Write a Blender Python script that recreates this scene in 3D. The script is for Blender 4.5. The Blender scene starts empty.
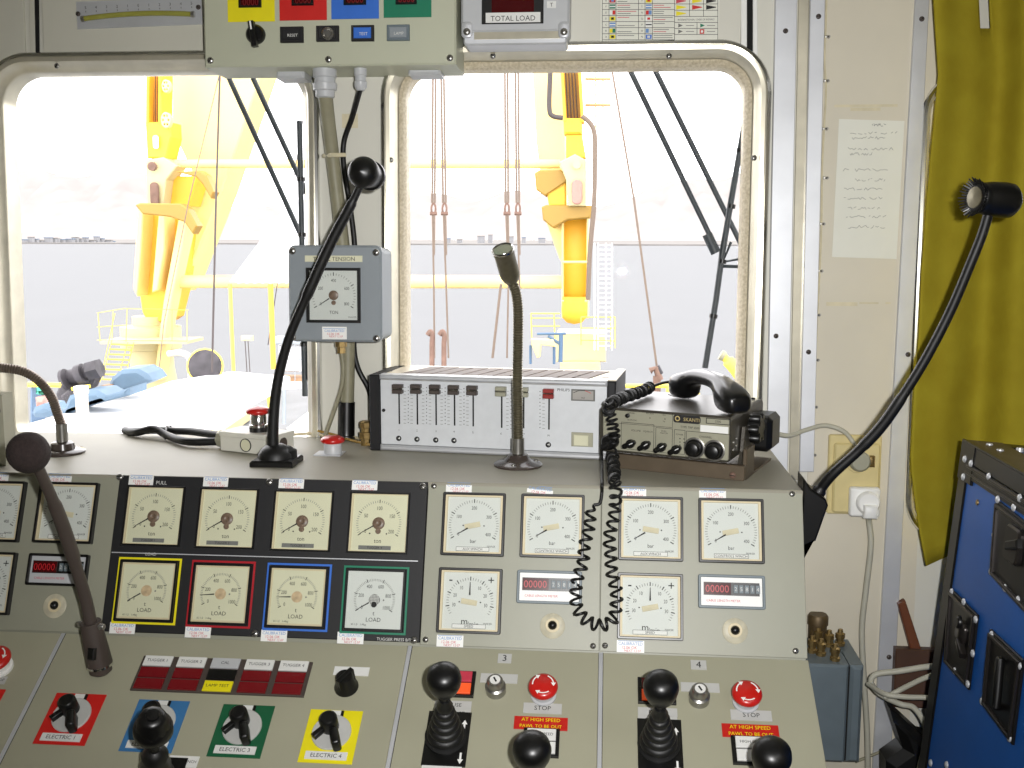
import bpy, math, random
from math import sin, cos, tan, pi, radians as rad
from mathutils import Vector as V, Matrix
from mathutils.geometry import tessellate_polygon
random.seed(7)
SC = bpy.context.scene
COL = SC.collection

# ------------------------------------------------------------------ camera
FL, YAW, PIT, ROL, CZ = 1060.6, rad(4.982), rad(7.823), rad(-0.137), 1.62
fw = V((-sin(YAW)*cos(PIT), cos(YAW)*cos(PIT), -sin(PIT)))
rt = V((cos(YAW), sin(YAW), 0)); dn = fw.cross(rt)
RT = rt*cos(ROL)+dn*sin(ROL); DN = dn*cos(ROL)-rt*sin(ROL)
CAMP = V((0, 0, CZ))
cd = bpy.data.cameras.new('camera'); cam = bpy.data.objects.new('camera', cd); COL.objects.link(cam)
cd.sensor_width = 36; cd.lens = FL/1024*36; cd.clip_start = .02; cd.clip_end = 20000
cam.matrix_world = Matrix(((RT.x, -DN.x, -fw.x, 0), (RT.y, -DN.y, -fw.y, 0), (RT.z, -DN.z, -fw.z, CZ), (0, 0, 0, 1)))
SC.camera = cam
vs = SC.view_settings
vs.view_transform = 'Standard'; vs.look = 'None'; vs.gamma = 1; vs.use_curve_mapping = False; vs.exposure = 0

# ------------------------------------------------------------------ frames: flat coordinate systems of real surfaces
class Fr:
    def __init__(s, o, u, v, n=None):
        s.o = V(o); s.u = V(u).normalized(); s.v = V(v).normalized(); s.n = V(n).normalized() if n else s.u.cross(s.v)
    def w(s, a, b, c=0): return s.o+s.u*a+s.v*b+s.n*c
    def at(s, a, b, c=0): return Fr(s.w(a, b, c), s.u, s.v, s.n)
    def ab(s, px, py, c=0):
        d = RT*((px-512)/FL)+DN*((py-384)/FL)+fw
        t = (c-s.n.dot(CAMP-s.o))/s.n.dot(d); p = CAMP+d*t-s.o
        return (p.dot(s.u), p.dot(s.v))
    def px(s, px, py, c=0):
        a, b = s.ab(px, py, c); return s.at(a, b, c)
    def P(s, px, py, c=0):
        a, b = s.ab(px, py, c); return s.w(a, b, c)
    def poly(s, pts, c=0): return [s.ab(x, y, c) for x, y in pts]
    def rot(s, deg):
        k = rad(deg); return Fr(s.o, s.u*cos(k)+s.v*sin(k), s.v*cos(k)-s.u*sin(k), s.n)
    def flipn(s): return Fr(s.o, s.u, -s.v, -s.n)

def along(p, d, up=V((0, 0, 1))):
    """frame at p whose n points along d"""
    n = V(d).normalized(); u = up.cross(n)
    if u.length < 1e-4: u = V((1, 0, 0))
    u.normalize(); return Fr(p, u, n.cross(u), n)
TP = rad(21.85); TD = rad(30.6); LW = rad(2.19)
PP = Fr((0, 1.5913, CZ-.36), (1, 0, 0), (0, sin(TP), cos(TP)), (0, -cos(TP), sin(TP)))
VT = PP.ab(620, 486)[1]
PTOP = PP.w(0, VT)
PS = Fr((0, PTOP.y, PTOP.z), (1, 0, 0), (0, 1, 0), (0, 0, 1))
VB = PP.ab(520, 649)[1]
PBOT = PP.w(0, VB)
PD = Fr((0, PBOT.y, PBOT.z), (1, 0, 0), (0, cos(TD), sin(TD)), (0, -sin(TD), cos(TD)))
YW = PS.P(110, 432).y
PW = Fr((0, YW, PTOP.z), (1, 0, 0), (0, sin(LW), cos(LW)), (0, -cos(LW), sin(LW)))
def VY(y): return Fr((0, y, CZ), (1, 0, 0), (0, 0, 1), (0, -1, 0))
def VYP(px, py, y): return VY(y).P(px, py)
print('PTOP', PTOP, 'PBOT', PBOT, 'YW', YW)

# ------------------------------------------------------------------ materials
def lin(c): return tuple(((x/255)/12.92 if x/255 <= .04045 else ((x/255+.055)/1.055)**2.4) for x in c)+(1,)
MATS = {}
def mat(name, rgb, rough=.5, metal=0, noise=.06, scale=30, bump=0, spec=.5, coat=0, rgb2=None, emit=0):
    if name in MATS: return MATS[name]
    m = bpy.data.materials.new(name); m.use_nodes = True; nt = m.node_tree; b = nt.nodes['Principled BSDF']
    c = lin(rgb); c2 = lin(rgb2) if rgb2 else tuple(x*(1-noise*2) for x in c[:3])+(1,)
    tc = nt.nodes.new('ShaderNodeTexCoord'); nz = nt.nodes.new('ShaderNodeTexNoise'); nz.inputs['Scale'].default_value = scale; nz.inputs['Detail'].default_value = 5
    nt.links.new(tc.outputs['Object'], nz.inputs['Vector'])
    mr = nt.nodes.new('ShaderNodeMapRange'); mr.inputs[1].default_value = .35; mr.inputs[2].default_value = .7
    nt.links.new(nz.outputs['Fac'], mr.inputs[0])
    mx = nt.nodes.new('ShaderNodeMix'); mx.data_type = 'RGBA'; mx.inputs[6].default_value = c; mx.inputs[7].default_value = c2
    nt.links.new(mr.outputs[0], mx.inputs[0]); nt.links.new(mx.outputs[2], b.inputs['Base Color'])
    b.inputs['Roughness'].default_value = rough; b.inputs['Metallic'].default_value = metal
    b.inputs['Specular IOR Level'].default_value = spec; b.inputs['Coat Weight'].default_value = coat
    if bump:
        bp = nt.nodes.new('ShaderNodeBump'); bp.inputs['Strength'].default_value = bump; bp.inputs['Distance'].default_value = .002
        n2 = nt.nodes.new('ShaderNodeTexNoise'); n2.inputs['Scale'].default_value = scale*6
        nt.links.new(tc.outputs['Object'], n2.inputs['Vector']); nt.links.new(n2.outputs['Fac'], bp.inputs['Height']); nt.links.new(bp.outputs[0], b.inputs['Normal'])
    if emit:
        nt.links.new(mx.outputs[2], b.inputs['Emission Color']); b.inputs['Emission Strength'].default_value = emit
    MATS[name] = m; return m
def glassmat(name, f=.93, tint=(1, 1, 1)):
    m = bpy.data.materials.new(name); m.use_nodes = True; nt = m.node_tree; nt.nodes.clear()
    o = nt.nodes.new('ShaderNodeOutputMaterial'); t = nt.nodes.new('ShaderNodeBsdfTransparent'); g = nt.nodes.new('ShaderNodeBsdfGlossy'); x = nt.nodes.new('ShaderNodeMixShader')
    t.inputs[0].default_value = (*tint, 1); g.inputs['Roughness'].default_value = .003; x.inputs[0].default_value = 1-f
    nt.links.new(t.outputs[0], x.inputs[1]); nt.links.new(g.outputs[0], x.inputs[2]); nt.links.new(x.outputs[0], o.inputs[0])
    MATS[name] = m; return m
M = dict(
 cream=mat('console_paint', (149, 149, 132), .45, noise=.03, scale=9, bump=.05),
 shelf=mat('shelf_paint', (154, 150, 135), .5, noise=.05, scale=7, bump=.05, spec=.4),
 desk=mat('desk_paint', (164, 162, 140), .5, noise=.03, scale=6, bump=.04),
 wall=mat('wall_paint', (214, 207, 188), .55, noise=.05, scale=4),
 wallgrey=mat('grey_wall_paint', (214, 212, 200), .45, noise=.02, scale=5),
 overhead=mat('overhead_grey', (208, 206, 192), .45, noise=.02, scale=5),
 alu=mat('aluminium', (214, 216, 220), .42, .45, noise=.06, scale=12),
 chrome=mat('chrome', (225, 225, 222), .15, 1, noise=.02),
 frame=mat('window_frame_metal', (212, 206, 186), .28, .55, noise=.08, scale=25),
 seal=mat('window_sealant', (236, 224, 198), .3, .15, noise=.15, scale=200, bump=1.0, rgb2=(206, 192, 160)),
 black=mat('black_plastic', (13, 13, 13), .35, noise=.1),
 blackm=mat('black_matt', (17, 17, 20), .6, noise=.1),
 rubber=mat('black_rubber', (9, 9, 9), .5, noise=.1, coat=.1),
 brownblk=mat('brown_black_foam', (52, 40, 38), .85, noise=.2, scale=300, bump=.6),
 brownrub=mat('brown_black_plastic', (74, 65, 60), .5, noise=.05),
 dark=mat('dark_gap', (14, 14, 14), .9),
 white=mat('white_plastic', (238, 238, 234), .45, noise=.02),
 label=mat('label_white', (226, 226, 222), .5, noise=.03),
 greylabel=mat('grey_label', (190, 190, 186), .5, noise=.03),
 dialw=mat('dial_white', (212, 215, 210), .5, noise=.02, scale=15),
 dialc=mat('dial_cream', (218, 216, 186), .5, noise=.03, scale=15),
 dialedge=mat('dial_well_cream', (214, 200, 164), .5, noise=.05),
 ink=mat('ink_black', (30, 30, 30), .7), inkg=mat('ink_grey', (120, 120, 116), .7),
 blueink=mat('ink_blue', (110, 150, 205), .7), redink=mat('ink_red', (205, 75, 90), .7), palewhite=mat('ink_white', (215, 215, 210), .6),
 yellow=mat('yellow_plate', (236, 222, 20), .45, noise=.03), red=mat('red_plate', (205, 32, 26), .45, noise=.04),
 blue=mat('blue_plate', (52, 110, 205), .45, noise=.04), green=mat('green_plate', (12, 120, 88), .45, noise=.04),
 dkgreen=mat('dark_green_plate', (20, 92, 58), .45), dkblue=mat('faded_blue_plate', (58, 116, 168), .45, noise=.05), frred=mat('crimson_frame', (176, 28, 40), .4),
 redbut=mat('red_button', (196, 28, 22), .3, coat=.3), redled=mat('red_display_window', (70, 6, 10), .2, coat=.3), ledon=mat('red_led_digit', (175, 20, 30), .4, emit=.15), leddim=mat('dim_led_digit', (120, 16, 20), .4),
 redkey=mat('red_push_key', (118, 12, 22), .25, coat=.3), amber=mat('lit_orange_key', (240, 90, 40), .4, emit=.3), pink=mat('pink_key', (200, 60, 80), .35),
 cleard=mat('discoloured_disc', (198, 192, 168), .4, noise=.15, scale=60), stain=mat('tape_stain', (218, 208, 176), .6, noise=.1, scale=40),
 brownhub=mat('brown_hub', (128, 106, 90), .4, noise=.2, scale=200), rusty=mat('rust_spot_hub', (216, 190, 152), .5, noise=.2, scale=120),
 greybox=mat('grey_enclosure', (138, 145, 150), .42, noise=.02, scale=40), greydk=mat('grey_cast_box', (104, 116, 122), .45, noise=.05),
 lightgrey=mat('light_grey_enclosure', (188, 190, 192), .4, noise=.02),
 mixface=mat('brushed_faceplate', (216, 219, 222), .4, .1, noise=.03, scale=60), mixtop=mat('mixer_top_cover', (214, 205, 185), .4, .2),
 ventbr=mat('vent_shadow_brown', (98, 82, 70), .6), radio=mat('radio_case_bronze', (70, 66, 58), .35, .2, noise=.06, scale=60),
 radioface=mat('radio_faceplate', (168, 166, 146), .4, .2, noise=.04), tray=mat('bronze_bracket', (96, 84, 68), .45, .2, noise=.08),
 steel=mat('steel', (165, 163, 158), .3, .9, noise=.08), gooseneck=mat('gooseneck_bronze_steel', (120, 114, 94), .35, .7, noise=.1, scale=100),
 brass=mat('brass', (168, 142, 92), .35, .8, noise=.2, scale=100), conduit=mat('olive_conduit', (140, 136, 112), .5, noise=.06, scale=40),
 greycable=mat('grey_cable', (186, 184, 168), .5), paper=mat('paper', (228, 228, 216), .7, noise=.02, scale=20),
 socket=mat('yellowed_socket', (214, 198, 142), .45, noise=.05, scale=30),
 curtain=mat('mustard_curtain_cloth', (158, 144, 36), .85, noise=.06, scale=14, bump=.25, spec=.2, rgb2=(146, 130, 28)),
 caseblue=mat('flight_case_blue', (24, 88, 168), .4, noise=.04, scale=20), caseblk=mat('flight_case_black', (22, 21, 21), .35, .2, noise=.1),
 casedge=mat('flight_case_trim', (60, 56, 54), .3, .7), wood=mat('brown_wood', (112, 62, 34), .5, noise=.15, scale=12), wooddk=mat('dark_wood', (84, 58, 44), .5, noise=.15, scale=12),
 floor=mat('floor_vinyl', (96, 92, 84), .6, noise=.1, scale=8), ceil=mat('ceiling_paint', (224, 222, 210), .6),
 # outdoors
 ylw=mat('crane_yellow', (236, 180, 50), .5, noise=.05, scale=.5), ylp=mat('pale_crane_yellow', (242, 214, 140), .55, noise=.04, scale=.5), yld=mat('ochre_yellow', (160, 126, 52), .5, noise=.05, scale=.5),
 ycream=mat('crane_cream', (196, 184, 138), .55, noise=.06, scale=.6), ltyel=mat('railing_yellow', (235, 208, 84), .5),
 sea=mat('sea_water', (113, 114, 115), .9, noise=.02, scale=.05, spec=.1, bump=0), hill=mat('pale_desert_hill', (146, 141, 138), .9, noise=.06, scale=.004, spec=0),
 shore=mat('shore_sand', (132, 129, 126), .9, noise=.1, scale=.02, spec=0), bluero=mat('far_blue_roof', (96, 118, 142), .8), tarp=mat('blue_tarp', (92, 116, 136), .6, noise=.15, scale=2),
 rope=mat('tan_rope', (112, 97, 84), .7), ropedk=mat('dark_wire_rope', (70, 62, 60), .6), rust=mat('rusty_steel', (122, 94, 80), .7, noise=.2, scale=5),
 roofw=mat('white_roof', (236, 236, 236), .6, noise=.02, scale=1), deckbr=mat('brown_deck', (150, 112, 74), .7, noise=.1, scale=3), deckgr=mat('grey_deck', (112, 114, 116), .7, noise=.1, scale=1),
 mach=mat('dark_machinery', (70, 66, 70), .6, noise=.3, scale=8), wiper=mat('wiper_dark_metal', (66, 72, 76), .5, noise=.08),
 tubegreen=mat('level_tube_green', (158, 156, 70), .2, coat=.5, noise=.05),
 lightcream=mat('light_cream_box', (214, 212, 200), .45, noise=.03), brownrub_gloss=mat('dark_brown_gloss', (66, 58, 54), .25, noise=.05, coat=.3), gooseneck_l=mat('grey_gooseneck_steel', (128, 116, 106), .35, .7, noise=.1), redcap=mat('dark_red_cap', (150, 40, 36), .4), greydial=mat('meter_grey', (168, 164, 158), .4),
 handset=mat('handset_plastic', (15, 15, 16), .28, noise=.05, coat=.4), brasslet=mat('gold_lettering', (196, 176, 120), .4), brassdk=mat('brown_brass', (104, 86, 58), .5, .4, noise=.2),
 pinkrust=mat('pink_primer', (190, 140, 128), .7, noise=.2), tarpb=mat('blue_paint', (76, 104, 132), .5), ochre=mat('ochre_post', (214, 170, 60), .5), tgreen=mat('green_netting', (70, 170, 140), .7),
 pipew=mat('cream_pipe', (222, 212, 196), .5, noise=.06, scale=10), shore_bldg=mat('pale_building', (140, 140, 142), .8), orange=mat('orange_ladder_rung', (205, 150, 110), .6),
)
glassmat('window_glass', .997); M['glass'] = MATS['window_glass']
glassmat('clear_lid', 1.0, (.975, .98, .975)); M['lid'] = MATS['clear_lid']

# ------------------------------------------------------------------ mesh builder
WO = {}
def rect(a0, a1, b0, b1, r=0, seg=4):
    a0, a1 = min(a0, a1), max(a0, a1); b0, b1 = min(b0, b1), max(b0, b1)
    if r <= 0: return [(a0, b0), (a1, b0), (a1, b1), (a0, b1)]
    r = min(r, (a1-a0)/2.001, (b1-b0)/2.001); out = []
    for cx, cy, s in ((a1-r, b0+r, -90), (a1-r, b1-r, 0), (a0+r, b1-r, 90), (a0+r, b0+r, 180)):
        for k in range(seg+1):
            t = rad(s+90*k/seg); out.append((cx+r*cos(t), cy+r*sin(t)))
    return out
def circ(a, b, r, seg=20, ry=None): return [(a+r*cos(2*pi*k/seg), b+(ry or r)*sin(2*pi*k/seg)) for k in range(seg)]
def area(p): return sum(p[i][0]*p[(i+1) % len(p)][1]-p[(i+1) % len(p)][0]*p[i][1] for i in range(len(p)))/2
def offs(p, d):
    n = len(p); out = []
    for i in range(n):
        p0 = V(p[i-1]); p1 = V(p[i]); p2 = V(p[(i+1) % n])
        e1 = (p1-p0); e2 = (p2-p1)
        if e1.length < 1e-9 or e2.length < 1e-9: out.append(p[i]); continue
        e1.normalize(); e2.normalize(); n1 = V((-e1.y, e1.x)); n2 = V((-e2.y, e2.x)); m = n1+n2
        if m.length < 1e-6: out.append(p[i]); continue
        m.normalize(); k = d/max(.4, m.dot(n1)); out.append((p1.x+m.x*k, p1.y+m.y*k))
    return out
def spline(pts, n=8):
    pts = [V(p) for p in pts]; P = [pts[0]*2-pts[1]]+pts+[pts[-1]*2-pts[-2]]; out = []
    for i in range(1, len(P)-2):
        for k in range(n):
            t = k/n; a, b, c, d = P[i-1], P[i], P[i+1], P[i+2]
            out.append(.5*((2*b)+(c-a)*t+(2*a-5*b+4*c-d)*t*t+(3*b-a-3*c+d)*t**3))
    out.append(pts[-1]); return out
TXT = {}
def textmesh(s):
    if s in TXT: return TXT[s]
    cu = bpy.data.curves.new('t', 'FONT'); cu.body = s; cu.size = 1; cu.resolution_u = 2; cu.align_x = 'CENTER'
    ob = bpy.data.objects.new('t', cu); COL.objects.link(ob)
    me = bpy.data.meshes.new_from_object(ob.evaluated_get(bpy.context.evaluated_depsgraph_get()))
    TXT[s] = ([tuple(v.co) for v in me.vertices], [tuple(p.vertices) for p in me.polygons])
    bpy.data.objects.remove(ob); bpy.data.curves.remove(cu); bpy.data.meshes.remove(me); return TXT[s]
class MB:
    def __init__(s): s.v = []; s.f = []; s.m = []; s.fm = []; s.sm = []
    def add(s, vs, fs, m, smooth=False):
        if isinstance(m, str): m = M[m]
        if m not in s.m: s.m.append(m)
        k = s.m.index(m); o = len(s.v); s.v += [V(x) for x in vs]
        for f in fs: s.f.append([o+i for i in f]); s.fm.append(k); s.sm.append(smooth)
        return s
    def prism(s, f, loops, c0, c1, m, bev=0):
        if not isinstance(loops[0], list): loops = [loops]
        L = [(l if area(l) > 0 else l[::-1]) for l in loops[:1]]+[(l if area(l) < 0 else l[::-1]) for l in loops[1:]]
        vs = []; fs = []; top = []
        for l in L:
            n = len(l); rings = [(l, c0)]
            if bev > 0: rings += [(l, c1-bev), (offs(l, bev), c1)]
            else: rings += [(l, c1)]
            base = len(vs)
            for r, c in rings: vs += [f.w(a, b, c) for a, b in r]
            for k in range(len(rings)-1):
                for i in range(n):
                    j = (i+1) % n; fs.append([base+k*n+i, base+k*n+j, base+(k+1)*n+j, base+(k+1)*n+i])
            top.append((rings[-1][0], base+(len(rings)-1)*n, base))
        flat = [V((a, b, 0)) for r, _, _ in top for a, b in r]
        it = []; ib = []
        for r, t, b0 in top:
            it += [t+i for i in range(len(r))]; ib += [b0+i for i in range(len(r))]
        if len(top) == 1 and len(top[0][0]) == 4: fs += [it, ib[::-1]]
        else:
            for tri in tessellate_polygon([[V((a, b, 0)) for a, b in r] for r, _, _ in top]):
                p = [flat[i] for i in tri]
                if (p[1]-p[0]).cross(p[2]-p[0]).z < 0: tri = tri[::-1]
                fs.append([it[i] for i in tri]); fs.append([ib[i] for i in tri][::-1])
        return s.add(vs, fs, m)
    def box(s, f, a0, a1, b0, b1, c0, c1, m, bev=0, r=0): return s.prism(f, rect(a0, a1, b0, b1, r), c0, c1, m, bev)
    def cbox(s, f, w, h, c0, c1, m, bev=0, r=0): return s.box(f, -w/2, w/2, -h/2, h/2, c0, c1, m, bev, r)
    def pbox(s, f, x0, y0, x1, y1, c0, c1, m, bev=0, r=0):
        """box on surface f covering the outline between two of its corners"""
        a0, b0 = f.ab(x0, y0); a1, b1 = f.ab(x1, y1); return s.box(f, a0, a1, b0, b1, c0, c1, m, bev, r)
    def ppoly(s, f, pts, c0, c1, m, bev=0): return s.prism(f, f.poly(pts), c0, c1, m, bev)
    def ringloft(s, f, loops, m, smooth=True):
        n = len(loops[0][0]); vs = []; fs = []
        for l, c in loops: vs += [f.w(a, b, c) for a, b in l]
        for k in range(len(loops)-1):
            for i in range(n):
                j = (i+1) % n; fs.append([k*n+i, k*n+j, (k+1)*n+j, (k+1)*n+i])
        return s.add(vs, fs, m, smooth)
    def lathe(s, f, prof, m, a=0, b=0, seg=24, smooth=True):
        vs = []; fs = []; n = len(prof)
        for r, c in prof:
            for k in range(seg): vs.append(f.w(a+r*cos(2*pi*k/seg), b+r*sin(2*pi*k/seg), c))
        for i in range(n-1):
            for k in range(seg):
                j = (k+1) % seg; fs.append([i*seg+k, i*seg+j, (i+1)*seg+j, (i+1)*seg+k])
        s.add(vs, fs, m, smooth)
        for i, fl in ((0, True), (n-1, False)):
            if prof[i][0] > 1e-5:
                ring = [f.w(a+prof[i][0]*cos(2*pi*k/seg), b+prof[i][0]*sin(2*pi*k/seg), prof[i][1]) for k in range(seg)]
                s.add(ring, [list(range(seg))[::-1] if fl else list(range(seg))], m)
        return s
    def cyl(s, f, r, c0, c1, m, a=0, b=0, bev=0, seg=24, r1=None):
        r1 = r if r1 is None else r1
        pr = [(r, c0), (r1, c1-bev), (r1-bev, c1)] if bev else [(r, c0), (r1, c1)]
        return s.lathe(f, pr, m, a, b, seg, smooth=True) if seg > 12 and not bev else s.lathe(f, pr, m, a, b, seg, smooth=seg > 8)
    def tube(s, pts, r, m, seg=8, flat=1.0):
        pts = [V(p) for p in pts]; n = len(pts); rr = r if isinstance(r, (list, tuple)) else [r]*n
        t0 = (pts[1]-pts[0]).normalized(); up = V((0, 0, 1)) if abs(t0.z) < .9 else V((1, 0, 0)); nx = t0.cross(up).normalized(); vs = []; fs = []
        for i, p in enumerate(pts):
            t = (pts[min(i+1, n-1)]-pts[max(i-1, 0)])
            if t.length > 1e-9: t.normalize()
            else: t = t0
            nx = (nx-t*nx.dot(t)).normalized(); ny = t.cross(nx)
            for k in range(seg):
                an = 2*pi*k/seg; vs.append(p+(nx*cos(an)+ny*sin(an)*flat)*rr[i])
        for i in range(n-1):
            for k in range(seg):
                j = (k+1) % seg; fs.append([i*seg+k, i*seg+j, (i+1)*seg+j, (i+1)*seg+k])
        s.add(vs, fs, m, True); s.add(vs[:seg], [list(range(seg))[::-1]], m); s.add(vs[-seg:], [list(range(seg))], m); return s
    def text(s, f, t, size, m='ink', a=0, b=0, c=.0004, sx=1):
        vv, ff = textmesh(t)
        return s.add([f.w(a+x*size*sx, b+(y-.35)*size, c) for x, y, z in vv], ff, m)
    def line(s, f, p, q, w, m='ink', c=.0004):
        d = V((q[0]-p[0], q[1]-p[1]))
        if d.length < 1e-9: return s
        d.normalize(); x, y = -d.y*w/2, d.x*w/2
        return s.add([f.w(p[0]-x, p[1]-y, c), f.w(q[0]-x, q[1]-y, c), f.w(q[0]+x, q[1]+y, c), f.w(p[0]+x, p[1]+y, c)], [[0, 1, 2, 3]], m)
    def flat(s, f, a0, a1, b0, b1, m, c=.0003):
        return s.add([f.w(a0, b0, c), f.w(a1, b0, c), f.w(a1, b1, c), f.w(a0, b1, c)], [[0, 1, 2, 3]], m)
    def build(s, name, parent=None, label=None, cat=None, group=None, kind=None):
        lo = V([min(v[i] for v in s.v) for i in range(3)]); hi = V([max(v[i] for v in s.v) for i in range(3)])
        c = (lo+hi)/2
        if parent is None: c.z = lo.z
        me = bpy.data.meshes.new(name); me.from_pydata([v-c for v in s.v], [], s.f)
        for m in s.m: me.materials.append(m)
        me.polygons.foreach_set('material_index', s.fm); me.polygons.foreach_set('use_smooth', s.sm); me.update()
        if any(s.sm):
            try: me.set_sharp_from_angle(angle=rad(50))
            except Exception: pass
        o = bpy.data.objects.new(name, me); COL.objects.link(o)
        if parent: o.parent = parent; o.location = c-WO[parent.name]
        else: o.location = c
        WO[o.name] = c.copy()
        tag(o, label, cat, group, kind); return o
def tag(o, label=None, cat=None, group=None, kind=None):
    for k, v in (('label', label), ('category', cat), ('group', group), ('kind', kind)):
        if v: o[k] = v
    return o
def thing(name, label, cat, p, group=None, kind=None):
    o = bpy.data.objects.new(name, None); o.empty_display_size = .05; COL.objects.link(o); o.location = p; WO[o.name] = V(p); tag(o, label, cat, group, kind); return o
def part(name, parent, fn, label=None, kind=None):
    b = MB(); fn(b); return b.build(name, parent, label, kind=kind)
SCR = {}
def screw(f, r, parent, m='steel', slot=True):
    b = MB(); b.lathe(f, [(r, 0), (r, r*.3), (r*.75, r*.55), (0, r*.6)], m, seg=12)
    if slot: b.box(f.rot(random.uniform(0, 180)), -r*.8, r*.8, -r*.12, r*.12, r*.5, r*.64, 'dark')
    return b.build('screw', parent)
def structure(name, b): return b.build(name, kind='structure')

exec_parts = []
# ================================================================== CONSOLE
XL, XR = -1.25, PP.ab(803, 500)[0]
XRD = XR
ZF = 0.0
# desk lower end
DL = -.42
# cabinet under the instrument panels and the desk
def cab(b):
    e = .0075
    prof = [(PS.o.y+.0, PS.o.z-.022), (YW-.07, PS.o.z-.022), (YW-.07, .0), (PD.w(0, DL).y+.10, 0), (PD.w(0, DL).y, PD.w(0, DL).z-.16), (PD.w(0, DL).y, PD.w(0, DL, -e).z), (PBOT.y+e*.6, PBOT.z-e), (PTOP.y+e, PTOP.z-.022)]
    fx = Fr((0, 0, 0), (0, 1, 0), (0, 0, 1), (1, 0, 0))
    b.prism(fx, prof[::-1], XL, XR-.002, 'cream')
part_cab = MB(); cab(part_cab)
part_cab.build('console_cabinet', label='cream steel console cabinet standing on the floor, carrying the sloped desk and all gauge panels', cat='console')
# worktop
b = MB(); b.box(PS, XL, XR, -.002, YW-.012-PS.o.y, -.02, 0, 'shelf', .0015)
b.build('console_shelf', label='long cream grey ledge on top of the console, running below both windows', cat='shelf')

def tickdial(b, f, s, dial, n, labels, unit, R=.40, numR=.30, a0=-121, a1=121, yo=-.015, majors=None, usize=.09, nsz=.075, gm='inkg', cc=.0002, uo=.30):
    cy = yo*s
    for i in range(n+1):
        t = rad(a0+(a1-a0)*i/n); r0, r1 = R*s, (R+.04)*s
        b.line(f, (r0*sin(t), cy+r0*cos(t)), (r1*sin(t), cy+r1*cos(t)), .008*s, gm, cc)
    for tx, fr in labels:
        t = rad(a0+(a1-a0)*fr); r0, r1 = (R-.005)*s, (R+.055)*s
        b.line(f, (r0*sin(t), cy+r0*cos(t)), (r1*sin(t), cy+r1*cos(t)), .014*s, 'ink', cc+.0001)
        b.text(f, tx, nsz*s*1.35, 'ink', numR*s*sin(t), cy+numR*s*cos(t), cc+.0001, sx=.75)
    if unit: b.text(f, unit, usize*s*1.4, 'ink', 0, cy-uo*s, cc+.0001, sx=.9)
def needle_mesh(b, f, s, ang, r0, r1, w, yo=-.015, c=.004, m='ink'):
    t = rad(ang); cy = yo*s; u = V((sin(t), cos(t))); p = V((-u.y, u.x))
    q = [(u.x*r0*s+p.x*w*s, cy+u.y*r0*s+p.y*w*s), (u.x*r1*s+p.x*w*.35*s, cy+u.y*r1*s+p.y*w*.35*s), (u.x*r1*s-p.x*w*.35*s, cy+u.y*r1*s-p.y*w*.35*s), (u.x*r0*s-p.x*w*s, cy+u.y*r0*s-p.y*w*s)]
    b.prism(f, q, c, c+.0008, m)
def framed_gauge(parent, px, py, kind, label, unit='bar', strip='', ang=-121, w=.096, patch='stain', prot=0):
    f = PP.px(px, py); s = .08; h = w/2
    g = MB(); g.prism(f, [rect(-h, h, -h, h, .002, 2), rect(-h+.004, h-.004, -h+.004, h-.004, .001, 2)], -.003, .009, 'black', .0008)
    g.prism(f, [rect(-h+.004, h-.004, -h+.004, h-.004), rect(-h+.0075, h-.0075, -h+.0065, h-.0065)], -.003, .006, 'dialedge')
    g = g.build('gauge', parent, label)
    d = MB(); d.cbox(f, w-.013, w-.011, 0, .002, 'dialw'); fd = f.at(0, 0, .002)
    if kind == 'bar':
        tickdial(d, fd, w, 'dialw', 40, [('0', 0), ('100', .25), ('200', .5), ('300', .75), ('400', 1)], 'bar', R=.36, numR=.275, usize=.06, nsz=.058, uo=.25)
    else:
        tickdial(d, fd, w, 'dialw', 36, [('30', .08), ('20', .22), ('10', .36), ('', .5), ('10', .64), ('20', .78), ('30', .92)], None, R=.33, numR=.255, nsz=.058)
        d.text(fd, 'm', .014, 'ink', -.007, -.030); d.text(fd, '/min', .010, 'ink', .006, -.034)
        d.text(fd, '-', .02, 'ink', -.03, .032); d.text(fd, '+', .018, 'ink', .031, .031)
    for x in (-.016, .016): d.cyl(fd, .0011, 0, .0004, 'ink', x, -.002, seg=8)
    d.text(fd, 'MAKER', .004, 'ink', .028, -.033)
    d.build('dial', g)
    if strip: part('name_strip', g, lambda q: (q.cbox(f.at(.0, -h+.0105, .002), .05, .006, 0, .001, 'label'), q.text(f.at(0, -h+.0105, .0031), strip, .0052, 'ink'), [q.line(f.at(0, -h+.0105, .003), a, c, .0005) for a, c in (((-.025, .003), (.025, .003)), ((-.025, -.003), (.025, -.003)), ((-.025, -.003), (-.025, .003)), ((.025, -.003), (.025, .003)))]))
    part('needle', g, lambda q: needle_mesh(q, fd, w, ang, .10, .30, .012))
    if patch: part('tape_patch', g, lambda q: q.cbox(f.at(random.uniform(-.002, .003), -.002, .0035).rot(random.choice((-8, 2, 12))), .024, .008, 0, .0012, 'stain', .0003), 'yellowed tape patch over the hub')
    part('cover_glass', g, lambda q: q.cbox(f.at(0, 0, .0062), w-.0135, w-.0125, 0, .0004, 'lid'))
    return g
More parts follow.
